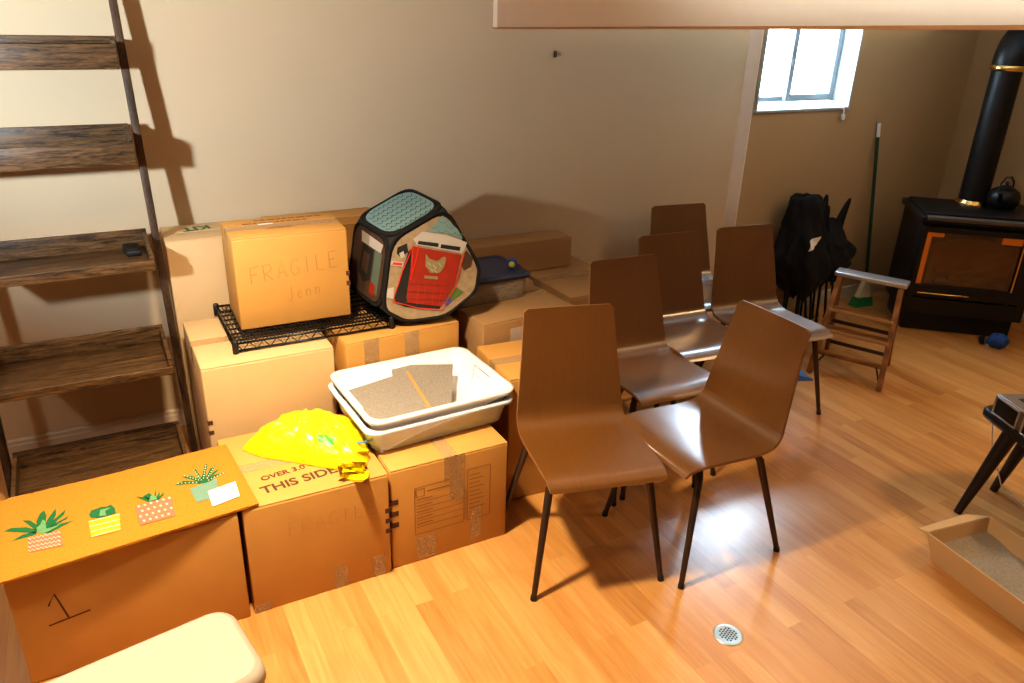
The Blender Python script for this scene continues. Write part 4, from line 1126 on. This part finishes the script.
b = MB(); b.slab([(-hx - .028, hy + .026, h), (hx + .02, hy + .026, h), (hx * .5, hy + .06, h + .006), (-hx - .05, hy + .05, h + .004)], (0, 0, .003)); b.build('flap', M['card_pale'], TRY)

# ---------------------------------------------------------------- side table at the right edge
TB = thing('side_table', 'low dark table with splayed tapered legs cut off by the right edge', 'table', (3.06, 1.205, 0), math.radians(-24))
bpy.context.view_layer.update()
b = MB(); L = [rrect(.185, .245, .05, .352), rrect(.195, .255, .055, .362), rrect(.195, .255, .055, .384), rrect(.187, .247, .05, .392)]
loft(b, L); b.build('tabletop', M['tablewood'], TB)
for foot, top in (((2.825, 1.392), (2.935, 1.345)), ((3.115, 1.425), (3.16, 1.36)), ((2.86, 1.0), (2.96, 1.05)), ((3.33, 1.02), (3.22, 1.07))):
    b = MB(); b.tube([Vector((foot[0], foot[1], 0)), Vector((top[0], top[1], .355))], [.015, .030], 14); child(b, 'leg', M['tablewood'], TB)
CS = thing('storage_case', 'grey-brown case with two black windows on the low dark table', 'case', (3.015, 1.25, .393), math.radians(-24))
b = MB(); b.box((-.13, -.15, 0), (.12, .16, .085), bev=.01); b.build('case_body', M['caseg'], CS)
for y in (-.075, .085):
    b = MB(); b.box((-.1335, y - .062, .010), (-.131, y + .062, .074), bev=.001); wn = b.build('window', M['black'], CS)
    b = MB()
    for lo, hi in (((-.137, y - .068, .005), (-.130, y - .060, .080)), ((-.137, y + .060, .005), (-.130, y + .068, .080)), ((-.137, y - .068, .073), (-.130, y + .068, .081)), ((-.137, y - .068, .004), (-.130, y + .068, .010))): b.box(lo, hi, bev=.001)
    b.build('silver_edge', M['alu'], wn)
b = MB(); b.box((-.08, .04, .0845), (.02, .11, .0865), bev=.001); b.build('top_slot', M['black'], CS)
b = MB(); b.tube([(3.08, 1.37, .3965), (3.02, 1.41, .3965), (2.985, 1.45, .36), (2.985, 1.42, .25), (3.03, 1.36, .08), (3.10, 1.25, .005), (3.2, 1.1, .005)], .0028, 6)
o = b.build('white_cable', M['paper'], origin=(3.0, 1.4, 0)); tag(o, 'thin pale cable hanging off the low dark table', 'cable')

# ---------------------------------------------------------------- cream step stool in the foreground
SL = thing('step_stool', 'cream plastic step stool in the bottom left foreground', 'stool', (-.108, 1.518, 0), math.radians(10))
hx, hy, zt_ = .27, .14, .372
b = MB(); r_ = .055
L = [rrect(hx - .012, hy - .012, r_, zt_ - .045), rrect(hx + .002, hy + .002, r_, zt_ - .04), rrect(hx, hy, r_, zt_ - .018), rrect(hx - .006, hy - .006, r_, zt_ - .007), rrect(hx - .018, hy - .018, r_ - .01, zt_)]
loft(b, L); b.build('stool_top', M['cream'], SL)
def apron(axis, sgn):
    b = MB(); w_ = (hx if axis == 'x' else hy); ou = w_ - .02
    hw_, top_ = ou * .74, zt_ - .062
    arc = [(hw_ * math.cos(a), top_ - .10 + .10 * math.sin(a)) for a in [PI * k / 18 for k in range(19)]]
    out = [(-ou - .03, 0), (-ou, zt_ - .04), (ou, zt_ - .04), (ou + .03, 0), (hw_, 0)] + arc + [(-hw_, 0)]
    def P(u, z):
        k = (1 - z / zt_) * .03
        return (u, sgn * (hy - .016 + k), z) if axis == 'x' else (sgn * (hx - .016 + k), u, z)
    b.slab([P(u, z) for u, z in out], (0, -sgn * .012, 0) if axis == 'x' else (-sgn * .012, 0, 0)); b.build('side_panel', M['cream'], SL, recalc=True)
for ax in 'xy':
    for sg in (-1, 1): apron(ax, sg)

# ---------------------------------------------------------------- lights
def lamp(name, typ, loc, energy, col, size=.1, **kw):
    l = bpy.data.lights.new(name, typ); l.energy = energy; l.color = col
    if typ == 'POINT': l.shadow_soft_size = size
    if typ == 'AREA': l.size = size
    for a, c in kw.items(): setattr(l, a, c)
    o = bpy.data.objects.new(name, l); COL.objects.link(o); o.location = loc
    return o
lamp('floor_lamp_left', 'POINT', (-1.1, 1.42, 1.68), 27, (1.0, .95, .88), .06)
def spot(name, loc, tgt, e, col, ang, blend=.5, size=.08):
    o = lamp(name, 'SPOT', loc, e, col)
    o.data.spot_size = math.radians(ang); o.data.spot_blend = blend; o.data.shadow_soft_size = size
    o.rotation_euler = (Vector(tgt) - Vector(loc)).to_track_quat('-Z', 'Y').to_euler(); return o
spot('shaded_lamp_left', (-1.1, 1.42, 1.68), (.2, 3.42, 1.85), 285, (.74, .88, 1.0), 74, .9, .06)
spot('downlight_warm', (.25, 1.80, 2.28), (.35, 1.75, 0), 365, (1.0, .81, .55), 112, .8)
spot('downlight_right', (3.9, .55, 2.28), (3.25, 1.1, 0), 100, (1.0, .64, .32), 115, 1.0)
o = lamp('soffit_fill', 'AREA', (3.5, -.3, 1.86), 26, (1.0, .90, .77), 2.8, shape='RECTANGLE', size_y=.08)  # added unseen source, there only to brighten the bulkhead panel
o.rotation_euler = (math.radians(105), 0, 0); o.data.spread = math.radians(38)
o = lamp('window_portal', 'AREA', ((WX0 + WX1) / 2, YA + .22, (WZ0 + WZ1) / 2), 1, (1, 1, 1), WX1 - WX0, shape='RECTANGLE', size_y=WZ1 - WZ0)
o.rotation_euler = (math.radians(-90), 0, 0); o.data.cycles.is_portal = True
wd = bpy.data.worlds.new('sky'); S.world = wd; wd.use_nodes = True
nt = wd.node_tree; bg = nt.nodes['Background']
bg.inputs['Color'].default_value = (.66, .83, 1.0, 1); bg.inputs['Strength'].default_value = 58.0

# ---------------------------------------------------------------- camera
cd = bpy.data.cameras.new('camera'); cd.sensor_width = 36; cd.lens = F / 1024 * 36; cd.clip_start = .02
cam = bpy.data.objects.new('camera', cd); COL.objects.link(cam)
m = Matrix.Identity(4)
for i in range(3):
    m[i][0] = RX[i]; m[i][1] = -RD[i]; m[i][2] = -RF[i]; m[i][3] = EYE[i]
cam.matrix_world = m
S.camera = cam
S.view_settings.view_transform = 'Standard'
S.view_settings.exposure = 0.0
try: S.view_settings.look = 'Medium High Contrast'
except Exception as ex: print('LOOK', ex)
for o in list(COL.objects):
    if '_h' in o.keys(): del o['_h']
